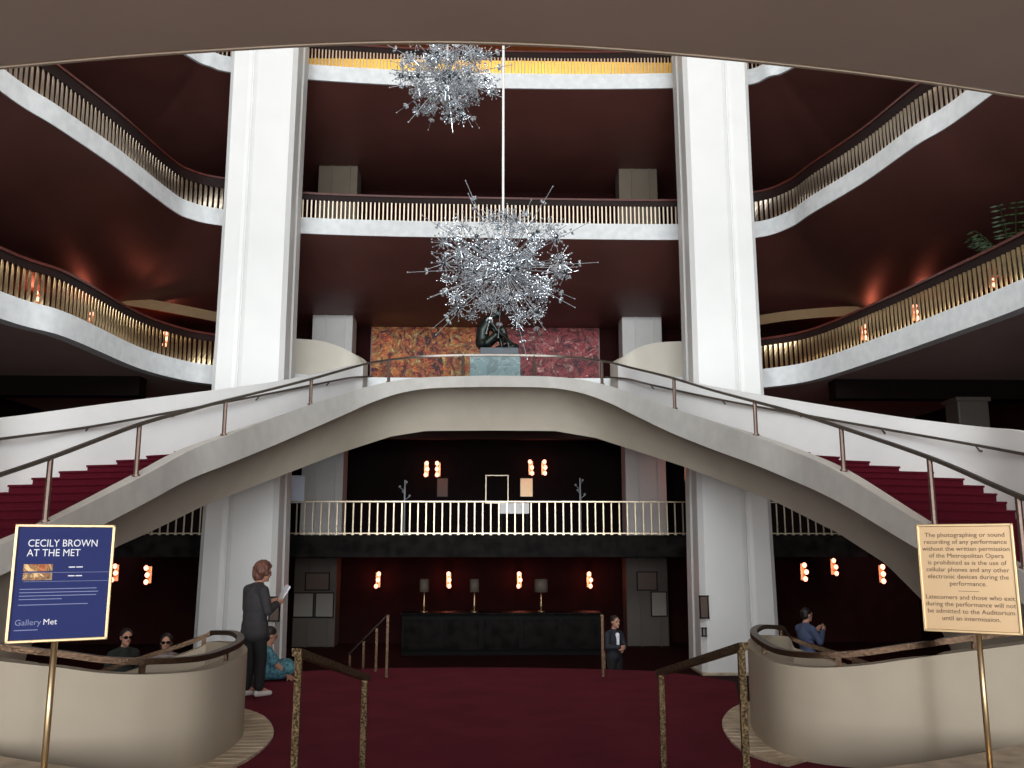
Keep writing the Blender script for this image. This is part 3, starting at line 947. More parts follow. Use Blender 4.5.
def chandelier(label, c, R, nclus, nray, seed, ztop):
    rnd = random.Random(seed)
    t = thing('chandelier', label, 'chandelier', c, 0, 'starburst crystal chandeliers')
    bm = bmesh.new(); b_ball(bm, (0, 0, 0), .16 * R, sub=3); bm_obj('core', bm, 'crystal_dark', t, True)
    bm = bmesh.new(); b_tube(bm, (0, 0, .1), (0, 0, ztop - c.z), .026, .026, 8); b_tube(bm, (0, 0, ztop - c.z - .06), (0, 0, ztop - c.z), .2, .2, 14)
    bm_obj('suspension_rod', bm, 'rod_white', t)
    cms = [cluster_mesh(26, .10 * R, .25 * R, seed * 10 + i) for i in range(4)]
    arms = bmesh.new()
    for i in range(nclus):
        z = 1 - 2 * (i + .5) / nclus; ph = i * 2.39996 + rnd.uniform(-.25, .25); r = math.sqrt(max(0, 1 - z * z))
        d = Vector((r * math.cos(ph), r * math.sin(ph), z * .92)); L = R * rnd.choice((.38, .55, .70, .80, .88, .97, 1.06))
        o = link('crystal_burst', cms[i % 4], None, t); o.location = d * L
        o.rotation_euler = (rnd.uniform(0, 6), rnd.uniform(0, 6), rnd.uniform(0, 6)); s = rnd.uniform(.75, 1.1); o.scale = (s, s, s)
        if i % 2 == 0:
            h = link('hub', hub_me, None, o)
        b_tube(arms, (0, 0, 0), d * L, .007, .006, 4, False)
    bm_obj('arms', arms, 'crystal', t)
    rms = [ray_mesh(R * f, i) for i, f in enumerate((1.2, 1.35, 1.55))]
    for i in range(nray):
        z = 1 - 2 * (i + .5) / nray; ph = i * 2.39996 + 1.0 + rnd.uniform(-.3, .3); r = math.sqrt(max(0, 1 - z * z))
        d = Vector((r * math.cos(ph), r * math.sin(ph), z * .85)).normalized()
        o = link('ray', rms[rnd.randrange(3)], None, t)
        o.rotation_mode = 'QUATERNION'; o.rotation_quaternion = Vector((0, 0, 1)).rotation_difference(d)
    return t


chandelier('large starburst crystal chandelier hanging on a long white rod above the sculpture', W(503, 268, 18.0), 1.28, 84, 40, 3, 21.0)
chandelier('smaller starburst crystal chandelier at the top before the uppermost balcony', W(447, 77, 18.0), .98, 70, 30, 5, 21.0)

# ------------------------------------------------------------------ painting, pedestal, sculpture
pc = W(485, 367, 31.0); pt = W(485, 323, 31.0); pb_z = pt.z - 2.72
x0 = W(370, 360, 31.0).x; x1 = W(600, 360, 31.0).x
t = thing('painting', 'wide abstract painting in orange and crimson on the wall behind the sculpture', 'painting', ((x0 + x1) / 2, 31.41, pb_z))
bm = bmesh.new(); b_box(bm, (0, 0, 1.36), (x1 - x0, .06, 2.72)); bm_obj('canvas', bm, 'painting', t)
for cx, cz, sx, sz in ((0, 2.74, x1 - x0 + .08, .04), (0, -.02, x1 - x0 + .08, .04), (-(x1 - x0) / 2 - .02, 1.36, .04, 2.8), ((x1 - x0) / 2 + .02, 1.36, .04, 2.8)):
    box('frame_bar', (cx, 0, cz), (sx, .09, sz), 'rail_wood', t)
struct(box('wall_back', (0, 31.55, (Z1 + ZC2) / 2), (29, .2, ZC2 - Z1 + .6), 'maroon_wall'))

ped = W(495, 372, 25.6)
zl = RL[-1][4]
ptop = W(495, 357, 25.6).z
px0 = W(470.5, 365, 25.6).x; px1 = W(520.5, 365, 25.6).x
t = thing('pedestal', 'veined green marble pedestal on the landing under the sculpture', 'pedestal', (ped.x, ped.y, zl))
box('block', (0, 0, (ptop - zl) / 2), (px1 - px0, .95, ptop - zl), 'marble_green', t, bev=.015)
box('foot', (0, 0, .03), (px1 - px0 + .06, 1.0, .06), 'marble_green', t, bev=.01)
pz2 = W(495, 350.5, 25.6).z


def blob(name, parts, m, parent=None, voxel=.01, smooth=2, extra=0.0):
    """one continuous surface grown from tapered limbs and ellipsoids"""
    bm = bmesh.new()
    for p in parts:
        if p[0] == 'c':
            _, a, ra, b, rb = p
            ra += extra; rb += extra
            b_ball(bm, a, ra, sub=2); b_ball(bm, b, rb, sub=2); b_tube(bm, a, b, ra, rb, 14)
        else:
            _, c, s = p[:3]; rot = p[3] if len(p) > 3 else None
            b_ball(bm, c, 1.0, (s[0] + extra, s[1] + extra, s[2] + extra), 3, rot)
    o = bm_obj(name, bm, m, parent, True)
    md = o.modifiers.new('remesh', 'REMESH'); md.mode = 'VOXEL'; md.voxel_size = voxel; md.use_smooth_shade = True
    if smooth:
        sm_ = o.modifiers.new('smooth', 'SMOOTH'); sm_.iterations = smooth; sm_.factor = .5
    dg = bpy.context.evaluated_depsgraph_get()
    dg.update()
    me = bpy.data.meshes.new_from_object(o.evaluated_get(dg), depsgraph=dg)
    o.modifiers.clear(); o.data = me; me.name = name
    if not me.materials: me.materials.append(MATS[m])
    for p in me.polygons: p.use_smooth = True
    return o


def V3(*a): return Vector(a)


t = thing('sculpture', 'dark bronze sculpture of a crouching nude on the marble pedestal', 'sculpture', (ped.x, ped.y, ptop))
box('plinth', (.12, 0, (pz2 - ptop) / 2), (1.10, .85, pz2 - ptop), 'plinth_grey', t, bev=.02)
zp = pz2 - ptop
S = 1.18
def sp(x, y, z): return V3(x * S - .12, y * S, zp + z * S)
parts = [('e', sp(-.18, 0, .17), (.24, .23, .18)), ('c', sp(-.22, 0, .2), .20, sp(-.20, 0, .50), .19), ('c', sp(-.20, 0, .5), .19, sp(-.06, 0, .74), .18),
         ('c', sp(-.04, -.19, .74), .08, sp(-.04, .19, .74), .08), ('c', sp(-.0, 0, .80), .07, sp(.10, 0, .90), .065), ('e', sp(.17, 0, .93), (.13, .10, .13)), ('e', sp(.11, 0, .98), (.12, .11, .11)),
         ('c', sp(-.1, -.13, .16), .13, sp(.30, -.13, .52), .085), ('c', sp(.30, -.13, .52), .085, sp(.44, -.12, .08), .055), ('c', sp(.42, -.12, .05), .05, sp(.60, -.12, .035), .035),
         ('c', sp(-.1, .13, .16), .13, sp(.22, .15, .42), .085), ('c', sp(.22, .15, .42), .085, sp(.28, .14, .08), .055), ('c', sp(.27, .14, .05), .05, sp(.46, .14, .035), .035),
         ('c', sp(-.04, -.22, .73), .07, sp(.14, -.25, .46), .055), ('c', sp(.14, -.25, .46), .055, sp(.46, -.16, .20), .04), ('e', sp(.50, -.14, .16), (.07, .035, .04)),
         ('c', sp(-.04, .22, .73), .07, sp(.14, .24, .44), .055), ('c', sp(.14, .24, .44), .055, sp(.40, .1, .22), .04)]
blob('figure', parts, 'bronze_statue', t, .022, 3)
# dark rock mass behind the figure's feet
parts = [('e', sp(.50, .12, .12), (.24, .16, .12)), ('e', sp(.30, .2, .10), (.25, .15, .1))]
blob('rock_base', parts, 'bronze_statue', t, .03, 2)


# ------------------------------------------------------------------ sconces and lamps
def wall_sconce(px, py, d, label, group, power=18, two=False):
    p = W(px, py, d)
    t = thing('wall_sconce', label, 'sconce', (p.x, p.y, p.z), 0, group)
    box('back_plate', (0, .16, 0), (.16, .03, .5), 'brass', t, bev=.01)
    bm = bmesh.new(); b_tube(bm, (0, .15, -.12), (0, .0, -.12), .015, .015, 6); b_tube(bm, (0, .15, .12), (0, 0, .12), .015, .015, 6); b_tube(bm, (0, 0, -.2), (0, 0, .2), .014, .014, 6)
    bm_obj('arm', bm, 'brass', t)
    for z in (-.20, .0, .20):
        bm = bmesh.new(); b_ball(bm, (random.uniform(-.05, .05), 0, z), .068, (1, 1, 1.15), 2)
        bm_obj('bulb', bm, 'bulb', t, True)
    l = bpy.data.lights.new('sconce_light', 'POINT'); l.energy = power; l.color = (1.0, .20, .11); l.shadow_soft_size = .12
    lo = bpy.data.objects.new('sconce_light', l); C.objects.link(lo); lo.parent = t; lo.location = (0, -.22, 0)
    return t


names = ['leftmost', 'second from left', 'third from left', 'rightmost']
for i, px in enumerate((377.5, 448.5, 519.5, 589.5)):
    wall_sconce(px, 580, 30.6, 'glowing wall sconce under the gallery, %s of four' % names[i], 'sconces under the gallery', 9)
for i, (px, py) in enumerate(((426, 469), (438, 469), (531, 467.5), (544, 467.5))):
    wall_sconce(px, py, 31.2, 'glowing wall sconce behind the lower balustrade, %s of four' % names[i], 'sconces behind the lower balustrade', 5)
for px, py, d, lb in ((147, 575, 27, 'glowing sconce on dark wall right of the blue sign'), (114, 573, 28, 'glowing sconce half hidden by the blue sign edge'),
                      (805, 572, 27, 'glowing sconce nearest the right pillar under the right flight'), (835, 567, 29, 'smaller glowing sconce in the middle under the right flight'), (884, 574, 26, 'glowing sconce under the right flight nearest the gold sign'), (688, 473, 29, 'glowing sconce beside right end of the lower balustrade')):
    wall_sconce(px, py, d, lb, 'sconces under the flights', 7)
for px, py, d, lb in ((36, 299, 27.0, 'warm sconce behind the left first balcony, nearest the frame edge'), (90, 320, 28, 'warm sconce behind the left first balcony, middle one'), (165, 339, 29.5, 'warm sconce behind the left first balcony, nearest the pillar'),
                      (994, 278, 25.0, 'warm sconce behind the right first balcony, nearest the plant'), (917, 312, 27.0, 'warm sconce behind the right first balcony, middle one'), (865, 332, 29.0, 'warm sconce behind the right first balcony, nearest the pillar')):
    wall_sconce(px, py, d, lb, 'sconces of the first tier', 14)

ZU = W(490, 60.5, 30.0).z
struct(box('ceiling', (0, 29.2, ZU + .1), (15, 5.4, .2), 'maroon_wall'))
# floor uplights washing the gold wall of the top foyer
for i in range(5):
    x = -4.4 + i * 2.1
    t = thing('uplight', 'hidden floor uplight washing the yellow upper wall, %s' % ('leftmost', 'second from left', 'middle one', 'second from right', 'rightmost')[i], 'lamp', (x, 28.6, Z3 - .25), 0, 'uplights of the upper foyer')
    bm = bmesh.new(); b_lathe(bm, [(.12, 0), (.14, .02), (.14, .2), (.12, .22)], 14); bm_obj('can', bm, 'black_paint', t)
    l = bpy.data.lights.new('uplight_lamp', 'SPOT'); l.energy = 420; l.color = (1.0, .80, .30); l.shadow_soft_size = .1; l.spot_size = 1.9; l.spot_blend = .5
    lo = bpy.data.objects.new('uplight_lamp', l); C.objects.link(lo); lo.parent = t; lo.location = (0, 0, .3); lo.rotation_euler = (PI - .5, 0, 0)

# ------------------------------------------------------------------ lower foyer furniture
p0 = W(402, 613, 27.5); p1 = W(600, 613, 27.5)
t = thing('bar_counter', 'long dark bar counter in the gloom under the gallery', 'counter', ((p0.x + p1.x) / 2, 27.9, LOW))
hh = p0.z - LOW; wd = p1.x - p0.x
box('body', (0, 0, hh / 2 - .03), (wd, .7, hh - .06), 'black_paint', t)
box('top', (0, -.05, hh - .02), (wd + .1, .9, .05), 'dark_fascia', t, bev=.01)
box('foot_rail', (0, -.5, .2), (wd, .04, .04), 'dark_fascia', t)
for k in range(5): box('panel', (-wd / 2 + wd / 10 + k * wd / 5, -.36, hh / 2), (wd / 5 - .15, .03, hh - .4), 'dark_fascia', t, bev=.01)


def board(px0, py0, px1, py1, d, m, label, cat='board', frame='black_paint', name='notice_board'):
    a = W(px0, py0, d); b = W(px1, py1, d)
    w = b.x - a.x; h = a.z - b.z
    t = thing(name, label, cat, ((a.x + b.x) / 2, d, b.z))
    box('panel', (0, 0, h / 2), (w, .03, h), m, t)
    for cx, cz, sx, sz in ((0, h, w + .05, .03), (0, 0, w + .05, .03), (-w / 2, h / 2, .03, h), (w / 2, h / 2, .03, h)):
        box('frame_bar', (cx, -.01, cz), (sx, .04, sz), frame, t)
    return t


for px, wd_, lb in ((424.5, 9, 'left'), (474.5, 9, 'middle'), (541, 13, 'right')):
    a = W(px, 579, 27.7); b = W(px, 592, 27.7); zt_ = p0.z + .007
    t = thing('table_lamp', 'unlit table lamp with beige shade on the bar, %s one' % lb, 'lamp', (a.x, 27.7, zt_), 0, 'table lamps on the bar')
    bm = bmesh.new(); r_ = wd_ * 27.7 / F / 2; b_lathe(bm, [(r_ * 1.05, b.z - zt_), (r_ * .95, a.z - zt_)], 18); bm_obj('shade', bm, 'lamp_shade', t, True)
    bm = bmesh.new(); b_lathe(bm, [(.02, .02), (.035, .2), (.02, .35), (.015, b.z - zt_ + .05)], 10); bm_obj('stem', bm, 'brass', t, True)
    bm = bmesh.new(); b_lathe(bm, [(.11, 0), (.11, .02), (.03, .05)], 16); bm_obj('base', bm, 'brass', t, True)
board(283, 476, 303.5, 502.5, 27.0, 'white_board', 'pale blue screen above left end of the lower balustrade', 'screen', 'white_board', 'display_screen')
board(437, 478, 448, 497, 31.47, 'brown_board', 'brown framed panel under the left pair of gallery sconces', 'panel')
board(520, 478, 533, 497, 31.47, 'sign_gold', 'orange panel under the right pair of gallery sconces', 'panel')
board(486, 475.5, 508, 503, 31.47, 'black_wall', 'dark glass door framed in thin gold in gallery centre', 'door', 'brass_pale', 'framed_door')
board(306, 573, 329, 590, 29.70, 'brown_board', 'brown board on the pale column at lower left', 'board')
board(294, 593, 313, 617, 29.70, 'cream_board', 'pale poster left of two under the brown board', 'poster', name='poster')
board(316, 593, 333, 617, 29.70, 'cream_board', 'pale poster right of two under the brown board', 'poster', name='poster')
board(637, 572, 657, 590, 29.70, 'brown_board', 'framed picture high on the pale column at lower right', 'picture', name='framed_picture')
board(651, 592, 667, 616, 29.70, 'cream_board', 'pale poster low on the column at lower right', 'poster', name='poster')
board(699.5, 596, 708.5, 618, 23.1, 'brown_board', 'small bronze plaque on the right pillar', 'plaque', name='plaque')
board(270, 597, 279, 621, 23.1, 'brown_board', 'small bronze plaque on the left pillar behind the standing woman', 'plaque', name='plaque')
board(702, 628, 706, 636, 23.1, 'cream_board', 'little pale control box below the plaque on the right pillar', 'control box', name='control_box')
# table with white cloth on the gallery
a = W(500, 503, 27.5); b = W(529, 503, 27.5)
t = thing('display_table', 'small table with a white cover behind the lower balustrade', 'table', ((a.x + b.x) / 2, 27.7, Z0))
w = b.x - a.x; h = a.z - Z0
box('top', (0, 0, h - .03), (w, .5, .06), 'pillar_white', t, bev=.01)
box('cover', (0, -.24, h - .18), (w, .03, .28), 'pillar_white', t)
for sx in (-1, 1):
    for sy in (-1, 1): box('leg', (sx * (w / 2 - .05), sy * .2, (h - .06) / 2), (.05, .05, h - .06), 'black_paint', t)


def candelabrum(px, pyt, d, zb, label):
    p = W(px, pyt, d); H = p.z - zb
    t = thing('candelabrum', label, 'lamp stand', (p.x, p.y, zb), 0, 'crystal lamp stands')
    bm = bmesh.new(); b_lathe(bm, [(.16, 0), (.16, .04), (.05, .07), (.03, .12)], 12); bm_obj('base', bm, 'crystal', t)
    bm = bmesh.new(); b_tube(bm, (0, 0, .1), (0, 0, H), .035, .022, 8); bm_obj('stem', bm, 'crystal', t)
    for i in range(4):
        a = i * PI / 2 + .4; bm = bmesh.new(); z = H * (.70 + .08 * i)
        b_tube(bm, (0, 0, z - .1), (.16 * math.cos(a), .16 * math.sin(a), z), .012, .012, 5); b_ball(bm, (.16 * math.cos(a), .16 * math.sin(a), z + .03), .045, sub=1)
        bm_obj('arm', bm, 'crystal', t)


candelabrum(405, 480, 28.0, Z0, 'slender crystal lamp stand behind left half of the lower balustrade')
candelabrum(580, 478, 28.5, Z0, 'slender crystal lamp stand behind right half of the lower balustrade')


# ------------------------------------------------------------------ palm beside the right balcony
base = W(1024, 300, 18.0)
t = thing('potted_palm', 'green palm leaning over the right balcony rail at frame edge', 'plant', (base.x - .1, base.y, Z1 - .25))
bm = bmesh.new(); b_lathe(bm, [(.20, 0), (.28, .45), (.30, .5), (.26, .5), (.24, .44)], 16); bm_obj('pot', bm, 'pot', t, True)
rnd = random.Random(4)
for i in range(22):
    a = i * 2.4 + rnd.uniform(-.3, .3); Ln = rnd.uniform(.9, 1.25); lift = rnd.uniform(1.6, 2.5)
    bm = bmesh.new(); prev = None; pts = []
    for k in range(9):
        u = k / 8; r = Ln * u * .75; z = .5 + lift * u * (1.25 - .55 * u)
        pts.append(Vector((r * math.cos(a), r * math.sin(a), z)))
    for q0, q1 in zip(pts[:-1], pts[1:]): b_tube(bm, q0, q1, .010, .007, 4, False)
    side = Vector((-math.sin(a), math.cos(a), 0))
    for k in range(2, 9):
        for sg in (-1, 1):
            d = (side * sg + Vector((math.cos(a), math.sin(a), -.3)) * .8).normalized(); ln = .30 * (1 - .08 * k) + .08
            q = pts[k]; w_ = Vector((0, 0, .022))
            vs_ = [bm.verts.new(v) for v in (q, q + d * ln * .5 + w_ + Vector((.01, 0, 0)), q + d * ln, q + d * ln * .5 - w_)]
            bm.faces.new(vs_)
    bm_obj('frond', bm, 'leaf', t)


# ------------------------------------------------------------------ people
def mid(a, b, t=.5): return a + (b - a) * t


def hand_parts(wrist, dirn, palm_n, side):
    d = dirn.normalized(); n = palm_n.normalized(); s = d.cross(n).normalized() * side
    parts = [('c', wrist, .024, wrist + d * .03, .028), ('c', wrist + d * .03 + s * .015, .020, wrist + d * .085 + s * .018, .019), ('c', wrist + d * .03 - s * .015, .020, wrist + d * .085 - s * .018, .018)]
    for i, (o, L) in enumerate(((.029, .070), (.010, .080), (-.010, .074), (-.028, .058))):
        k0 = wrist + d * .088 + s * o; k1 = k0 + (d * .8 + n * .45).normalized() * L * .5; k2 = k1 + (d * .35 + n * .9).normalized() * L * .5
        parts += [('c', k0, .0095, k1, .009), ('c', k1, .009, k2, .008)]
    th0 = wrist + d * .03 + s * .03; th1 = th0 + (d * .5 + s * .7 + n * .3).normalized() * .045; th2 = th1 + (d * .8 + n * .5).normalized() * .035
    parts += [('c', th0, .013, th1, .011), ('c', th1, .011, th2, .009)]
    return parts


def head_parts(hc, fw, up, k=1.0):
    lt = up.cross(fw).normalized()
    M = Matrix((fw, lt, up)).transposed().to_4x4()
    P = [('e', hc + up * .02 * k, (.094 * k, .074 * k, .100 * k), M), ('e', hc + fw * .025 * k - up * .045 * k, (.070 * k, .058 * k, .075 * k), M),
         ('c', hc + fw * .088 * k + up * .012 * k, .010 * k, hc + fw * .108 * k - up * .022 * k, .014 * k), ('e', hc + fw * .072 * k - up * .092 * k, (.026 * k, .026 * k, .02 * k), M)]
    for s in (-1, 1):
        P.append(('e', hc + lt * s * .076 * k - fw * .008 * k, (.018 * k, .008 * k, .030 * k), M))
        P.append(('e', hc + fw * .082 * k + lt * s * .03 * k + up * .028 * k, (.014 * k, .024 * k, .010 * k), M))
    return P, lt, M


def face_bits(t, hc, fw, up, lt, M, glasses=False):
    for s in (-1, 1):
        bm = bmesh.new(); b_ball(bm, hc + fw * .088 + lt * s * .031 + up * .008, .0125, sub=2); bm_obj('eye', bm, 'eye_dark', t, True)
        if glasses:
            bm = bmesh.new(); b_ball(bm, hc + fw * .100 + lt * s * .034 + up * .008, 1, (.008, .030, .024), 2, M); bm_obj('lens', bm, 'black_paint', t, True)
    if glasses:
        bm = bmesh.new(); b_tube(bm, hc + fw * .104 - lt * .03 + up * .012, hc + fw * .104 + lt * .03 + up * .012, .005, .005, 6)
        for s in (-1, 1): b_tube(bm, hc + fw * .098 + lt * s * .062 + up * .012, hc - fw * .0 + lt * s * .08 + up * .012, .004, .004, 6)
        bm_obj('glasses_frame', bm, 'black_paint', t)
    bm = bmesh.new(); b_ball(bm, hc + fw * .090 - up * .048, 1, (.012, .026, .009), 2, M); bm_obj('mouth', bm, 'lip', t, True)


def standing(label, loc, rotz, J, top, trousers, shoe, hair, hairstyle, group=None, k=1.0, jacket_long=False, glasses=False, sleeve=1.0, vox=.0095, shirt=None):
    """J: joints in a local frame, x forward, y left, z up, for a body 1.65 m tall"""
    t = thing('person', label, 'person', loc, rotz, group)
    t.scale = (k, k, k)
    hip, chest, neck, head = J['hip'], J['chest'], J['neck'], J['head']
    fw = J.get('look', V3(1, 0, 0)).normalized(); up = (J.get('up', V3(0, 0, 1)) - fw * fw.dot(J.get('up', V3(0, 0, 1)))).normalized()
    hp, lt, M = head_parts(head, fw, up)
    body = list(hp) + [('c', neck, .052, head - up * .06 - fw * .01, .048), ('c', neck - V3(0, 0, .03), .07, chest, .10), ('c', chest, .10, hip, .10)]
    topP = [('e', mid(hip, chest, 1.0), (.122, .168, .15)), ('e', mid(hip, chest, .55), (.115, .150, .16)), ('e', hip + V3(0, 0, .02), (.125, .175, .13)), ('c', neck - V3(.0, 0, .035), .075, chest + V3(0, 0, .06), .11)]
    trP = [('e', hip, (.118, .168, .12))]
    for s, nm in ((1, 'l'), (-1, 'r')):
        sh, el, wr_ = J['sh_' + nm], J['el_' + nm], J['wr_' + nm]
        hj, kn, an = J['hip_' + nm], J['kn_' + nm], J['an_' + nm]
        body += [('c', sh, .055, el, .042), ('c', el, .042, wr_, .027), ('c', hj, .085, kn, .055), ('c', kn, .055, an, .038), ('c', an, .04, an + V3(.13, 0, -.05), .03)]
        body += hand_parts(wr_, J.get('hd_' + nm, wr_ - el), J.get('hn_' + nm, V3(0, -s, 0)), s)
        cuff = mid(el, wr_, .93) if sleeve >= 1 else (mid(sh, el, .75))
        topP += [('c', neck - V3(.01, 0, .03), .058, sh, .066), ('c', chest + V3(0, 0, .06), .09, sh - V3(0, 0, .02), .066)]
        topP += ([('c', sh, .070, el, .058), ('c', el, .058, cuff, .046)] if sleeve >= 1 else [('c', sh, .070, cuff, .062)])
        trP += [('c', hj, .105, kn, .078), ('c', kn, .078, an + V3(-.01, 0, .03), .066)]
        sh_ = [('c', an + V3(-.04, 0, -.045), .042, an + V3(.06, s * .005, -.048), .042), ('c', an + V3(.06, s * .005, -.05), .04, an + V3(.15, s * .012, -.058), .032)]
        blob('shoe', sh_, shoe, t, .012, 2)
    if jacket_long: topP += [('e', mid(hip, chest, .75), (.14, .185, .22)), ('e', mid(hip, chest, .3), (.140, .180, .22)), ('e', hip - V3(0, 0, .03), (.155, .200, .20)), ('e', hip - V3(0, 0, .10), (.162, .208, .14))]
    b = blob('body', body, 'skin', t, vox, 2)
    blob('jacket' if jacket_long else 'shirt', topP, top, t, .012, 4)
    blob('trousers', trP, trousers, t, .013, 3)
    if shirt:
        blob('shirt_front', [('c', chest + V3(.105, 0, .10), .045, chest + V3(.115, 0, -.12), .03)], shirt, t, .012, 2)
    hairP = []
    if hairstyle == 'bob':
        for i in range(46):
            z = 1 - 1.25 * (i + .5) / 46; ph = i * 2.39996; r = math.sqrt(max(0, 1 - z * z))
            d = fw * r * math.cos(ph) + lt * r * math.sin(ph) + up * z
            if d.dot(fw) > .45 and z < .62: continue
            hairP.append(('e', head + up * .022 + V3(0, 0, 0) - fw * .012 + (fw * d.dot(fw) * .088 + lt * d.dot(lt) * .098 + up * d.dot(up) * .104), (.042, .042, .042)))
        hairP += [('e', head - fw * .05 - up * .02, (.085, .095, .11), M)]
    elif hairstyle == 'short':
        hairP += [('e', head + up * .045 - fw * .018, (.098, .083, .088), M), ('e', head - fw * .045 + up * .0, (.062, .076, .080), M)]
    elif hairstyle == 'long':
        hairP += [('e', head + up * .04 - fw * .018, (.100, .088, .094), M), ('e', head - fw * .045 - up * .05, (.066, .090, .13), M)]
    blob('hair', hairP, hair, t, .009, 1)
    face_bits(t, head, fw, up, lt, M, glasses)
    return t


def base_joints():
    return dict(hip=V3(0, 0, .88), chest=V3(-.01, 0, 1.20), neck=V3(.0, 0, 1.40), head=V3(.035, 0, 1.535),
                sh_l=V3(-.01, .168, 1.305), sh_r=V3(-.01, -.168, 1.305), el_l=V3(-.03, .22, 1.07), el_r=V3(-.03, -.22, 1.07), wr_l=V3(.05, .21, .84), wr_r=V3(.05, -.21, .84),
                hip_l=V3(0, .085, .86), hip_r=V3(0, -.085, .86), kn_l=V3(.02, .09, .47), kn_r=V3(.02, -.09, .47), an_l=V3(-.02, .09, .09), an_r=V3(-.02, -.09, .09))


# woman reading a programme beside the left parapet
J = base_joints()
J.update(chest=V3(-.02, 0, 1.20), neck=V3(.03, 0, 1.39), head=V3(.085, 0, 1.525), look=V3(1, -.35, -.15), el_l=V3(.02, .23, 1.06), wr_l=V3(.25, .10, 1.12), el_r=V3(.02, -.24, 1.05), wr_r=V3(.25, -.10, 1.13),
         hd_l=V3(.9, -.1, .3), hn_l=V3(0, -1, .3), hd_r=V3(.9, .1, .3), hn_r=V3(0, 1, .3), an_r=V3(.05, -.09, .09), kn_r=V3(.05, -.09, .47))
p = WZ(253, 697, 0.02)
wp_ = (p.x - .02, p.y, .026)
standing('woman with short auburn hair in grey blazer reading papers beside the left parapet', wp_, math.radians(48), J, 'blazer', 'trousers', 'shoe_white', 'hair_auburn', 'bob', None, 1.0, True)
Rz = Matrix.Rotation(math.radians(48), 4, 'Z')
t = thing('programme', 'white papers held in the hands of the woman in grey blazer', 'paper', (0, 0, 0))
cpos = Vector(wp_) + Rz @ V3(.385, 0, 1.215)
t.location = cpos; t.rotation_euler = (0, math.radians(30), math.radians(28))
for k in range(3): box('sheet', (.006 * k, 0, .004 * k), (.005, .21 - .01 * k, .30), 'paper', t, Matrix.Rotation(.06 * k, 4, 'X'))

# guard on the far steps
J = base_joints(); J.update(el_l=V3(.04, .23, 1.08), wr_l=V3(.22, .05, 1.05), el_r=V3(.04, -.23, 1.08), wr_r=V3(.22, -.06, 1.08), hd_l=V3(.3, -1, 0), hd_r=V3(.3, 1, 0), hn_l=V3(-1, 0, 0), hn_r=V3(-1, 0, 0))
p = W(614, 640, 19.2)
standing('distant guard in dark suit standing near the thin right handrail', (p.x, 19.2, LOW), math.radians(-52), J, 'navy_suit', 'trousers', 'black_paint', 'hair_dark', 'short', None, 1.06, False, shirt='paper')
struct(box('floor', (-5.9, 14.0, -1.2), (2.6, 2.6, .2), 'carpet_step'))
struct(box('floor', (-5.3, 13.5, -1.06), (.9, 1.6, .08), 'carpet_step'))
struct(box('floor', (6.3, 17.4, -1.15), (2.2, 2.2, .2), 'carpet_step'))
# two people behind the left parapet
J = base_joints(); J.update(look=V3(1, -.2, 0))
p = W(124, 650, 14.2)
standing('man with glasses in dark clothes behind the left parapet', (p.x, 14.2, -1.1), math.radians(-40), J, 'dark_top', 'trousers', 'black_paint', 'hair_dark', 'short', None, 1.06, False, True)
J = base_joints()
p = W(166, 650, 13.6)
standing('woman in sunglasses and striped top behind the left parapet', (p.x, 13.6, -1.02), math.radians(-75), J, 'striped_top', 'trousers', 'black_paint', 'hair_dark', 'long', None, 1.0, False, True)
# man in blue shirt with phone on the right
J = base_joints(); J.update(el_l=V3(.10, .22, 1.10), wr_l=V3(.30, .10, 1.25), el_r=V3(.10, -.22, 1.10), wr_r=V3(.32, -.06, 1.27), hd_l=V3(.6, -.3, .7), hd_r=V3(.6, .3, .7), hn_l=V3(0, -1, 0), hn_r=V3(0, 1, 0))
p = W(806, 630, 17.2)
standing('man in blue shirt holding up a phone beyond the right parapet', (p.x, 17.2, -1.05), math.radians(22), J, 'blue_shirt', 'trousers', 'black_paint', 'hair_dark', 'short', None, 1.08, False, False)
ph = Vector((p.x, 17.2, -1.05)) + Matrix.Rotation(math.radians(22), 4, 'Z') @ (V3(.43, 0, 1.37) * 1.08)
t = thing('phone', 'black phone held up by the man in blue shirt', 'phone', ph, math.radians(22))
box('case', (0, 0, 0), (.012, .075, .15), 'black_paint', t, bev=.004); box('camera_lens', (.008, .02, .05), (.004, .018, .018), 'steel_rail', t)

# seated person in turquoise at the edge of the carpet
p = WZ(268, 678, 0)
t = thing('person', 'seated person in turquoise dress on the carpet edge behind the woman in grey', 'person', (p.x, p.y - .25, 0.0), math.radians(20))
fw = V3(.95, .2, -.25).normalized(); up = V3(.25, 0, 1); up = (up - fw * fw.dot(up)).normalized()
hc = V3(.06, 0, .62)
hp, lt, M = head_parts(hc, fw, up)
bodyP = hp + [('c', V3(0, 0, .50), .05, hc - up * .05, .048), ('c', V3(-.02, 0, .12), .12, V3(0, 0, .44), .11)]
for s in (-1, 1):
    el = V3(.14, s * .24, .24); wr_ = V3(.30, s * .19, .09) if s < 0 else V3(.26, .12, .14)
    bodyP += [('c', V3(0, s * .165, .43), .052, el, .042), ('c', el, .042, wr_, .028)] + hand_parts(wr_, V3(.7, -.1 * s, -.6), V3(0, -s, -.2), s)
    bodyP += [('c', V3(.02, s * .09, .11), .09, V3(.38, s * .16, .17), .06), ('c', V3(.38, s * .16, .17), .06, V3(.30, s * .05, .07), .04)]
blob('body', bodyP, 'skin', t, .0095, 2)
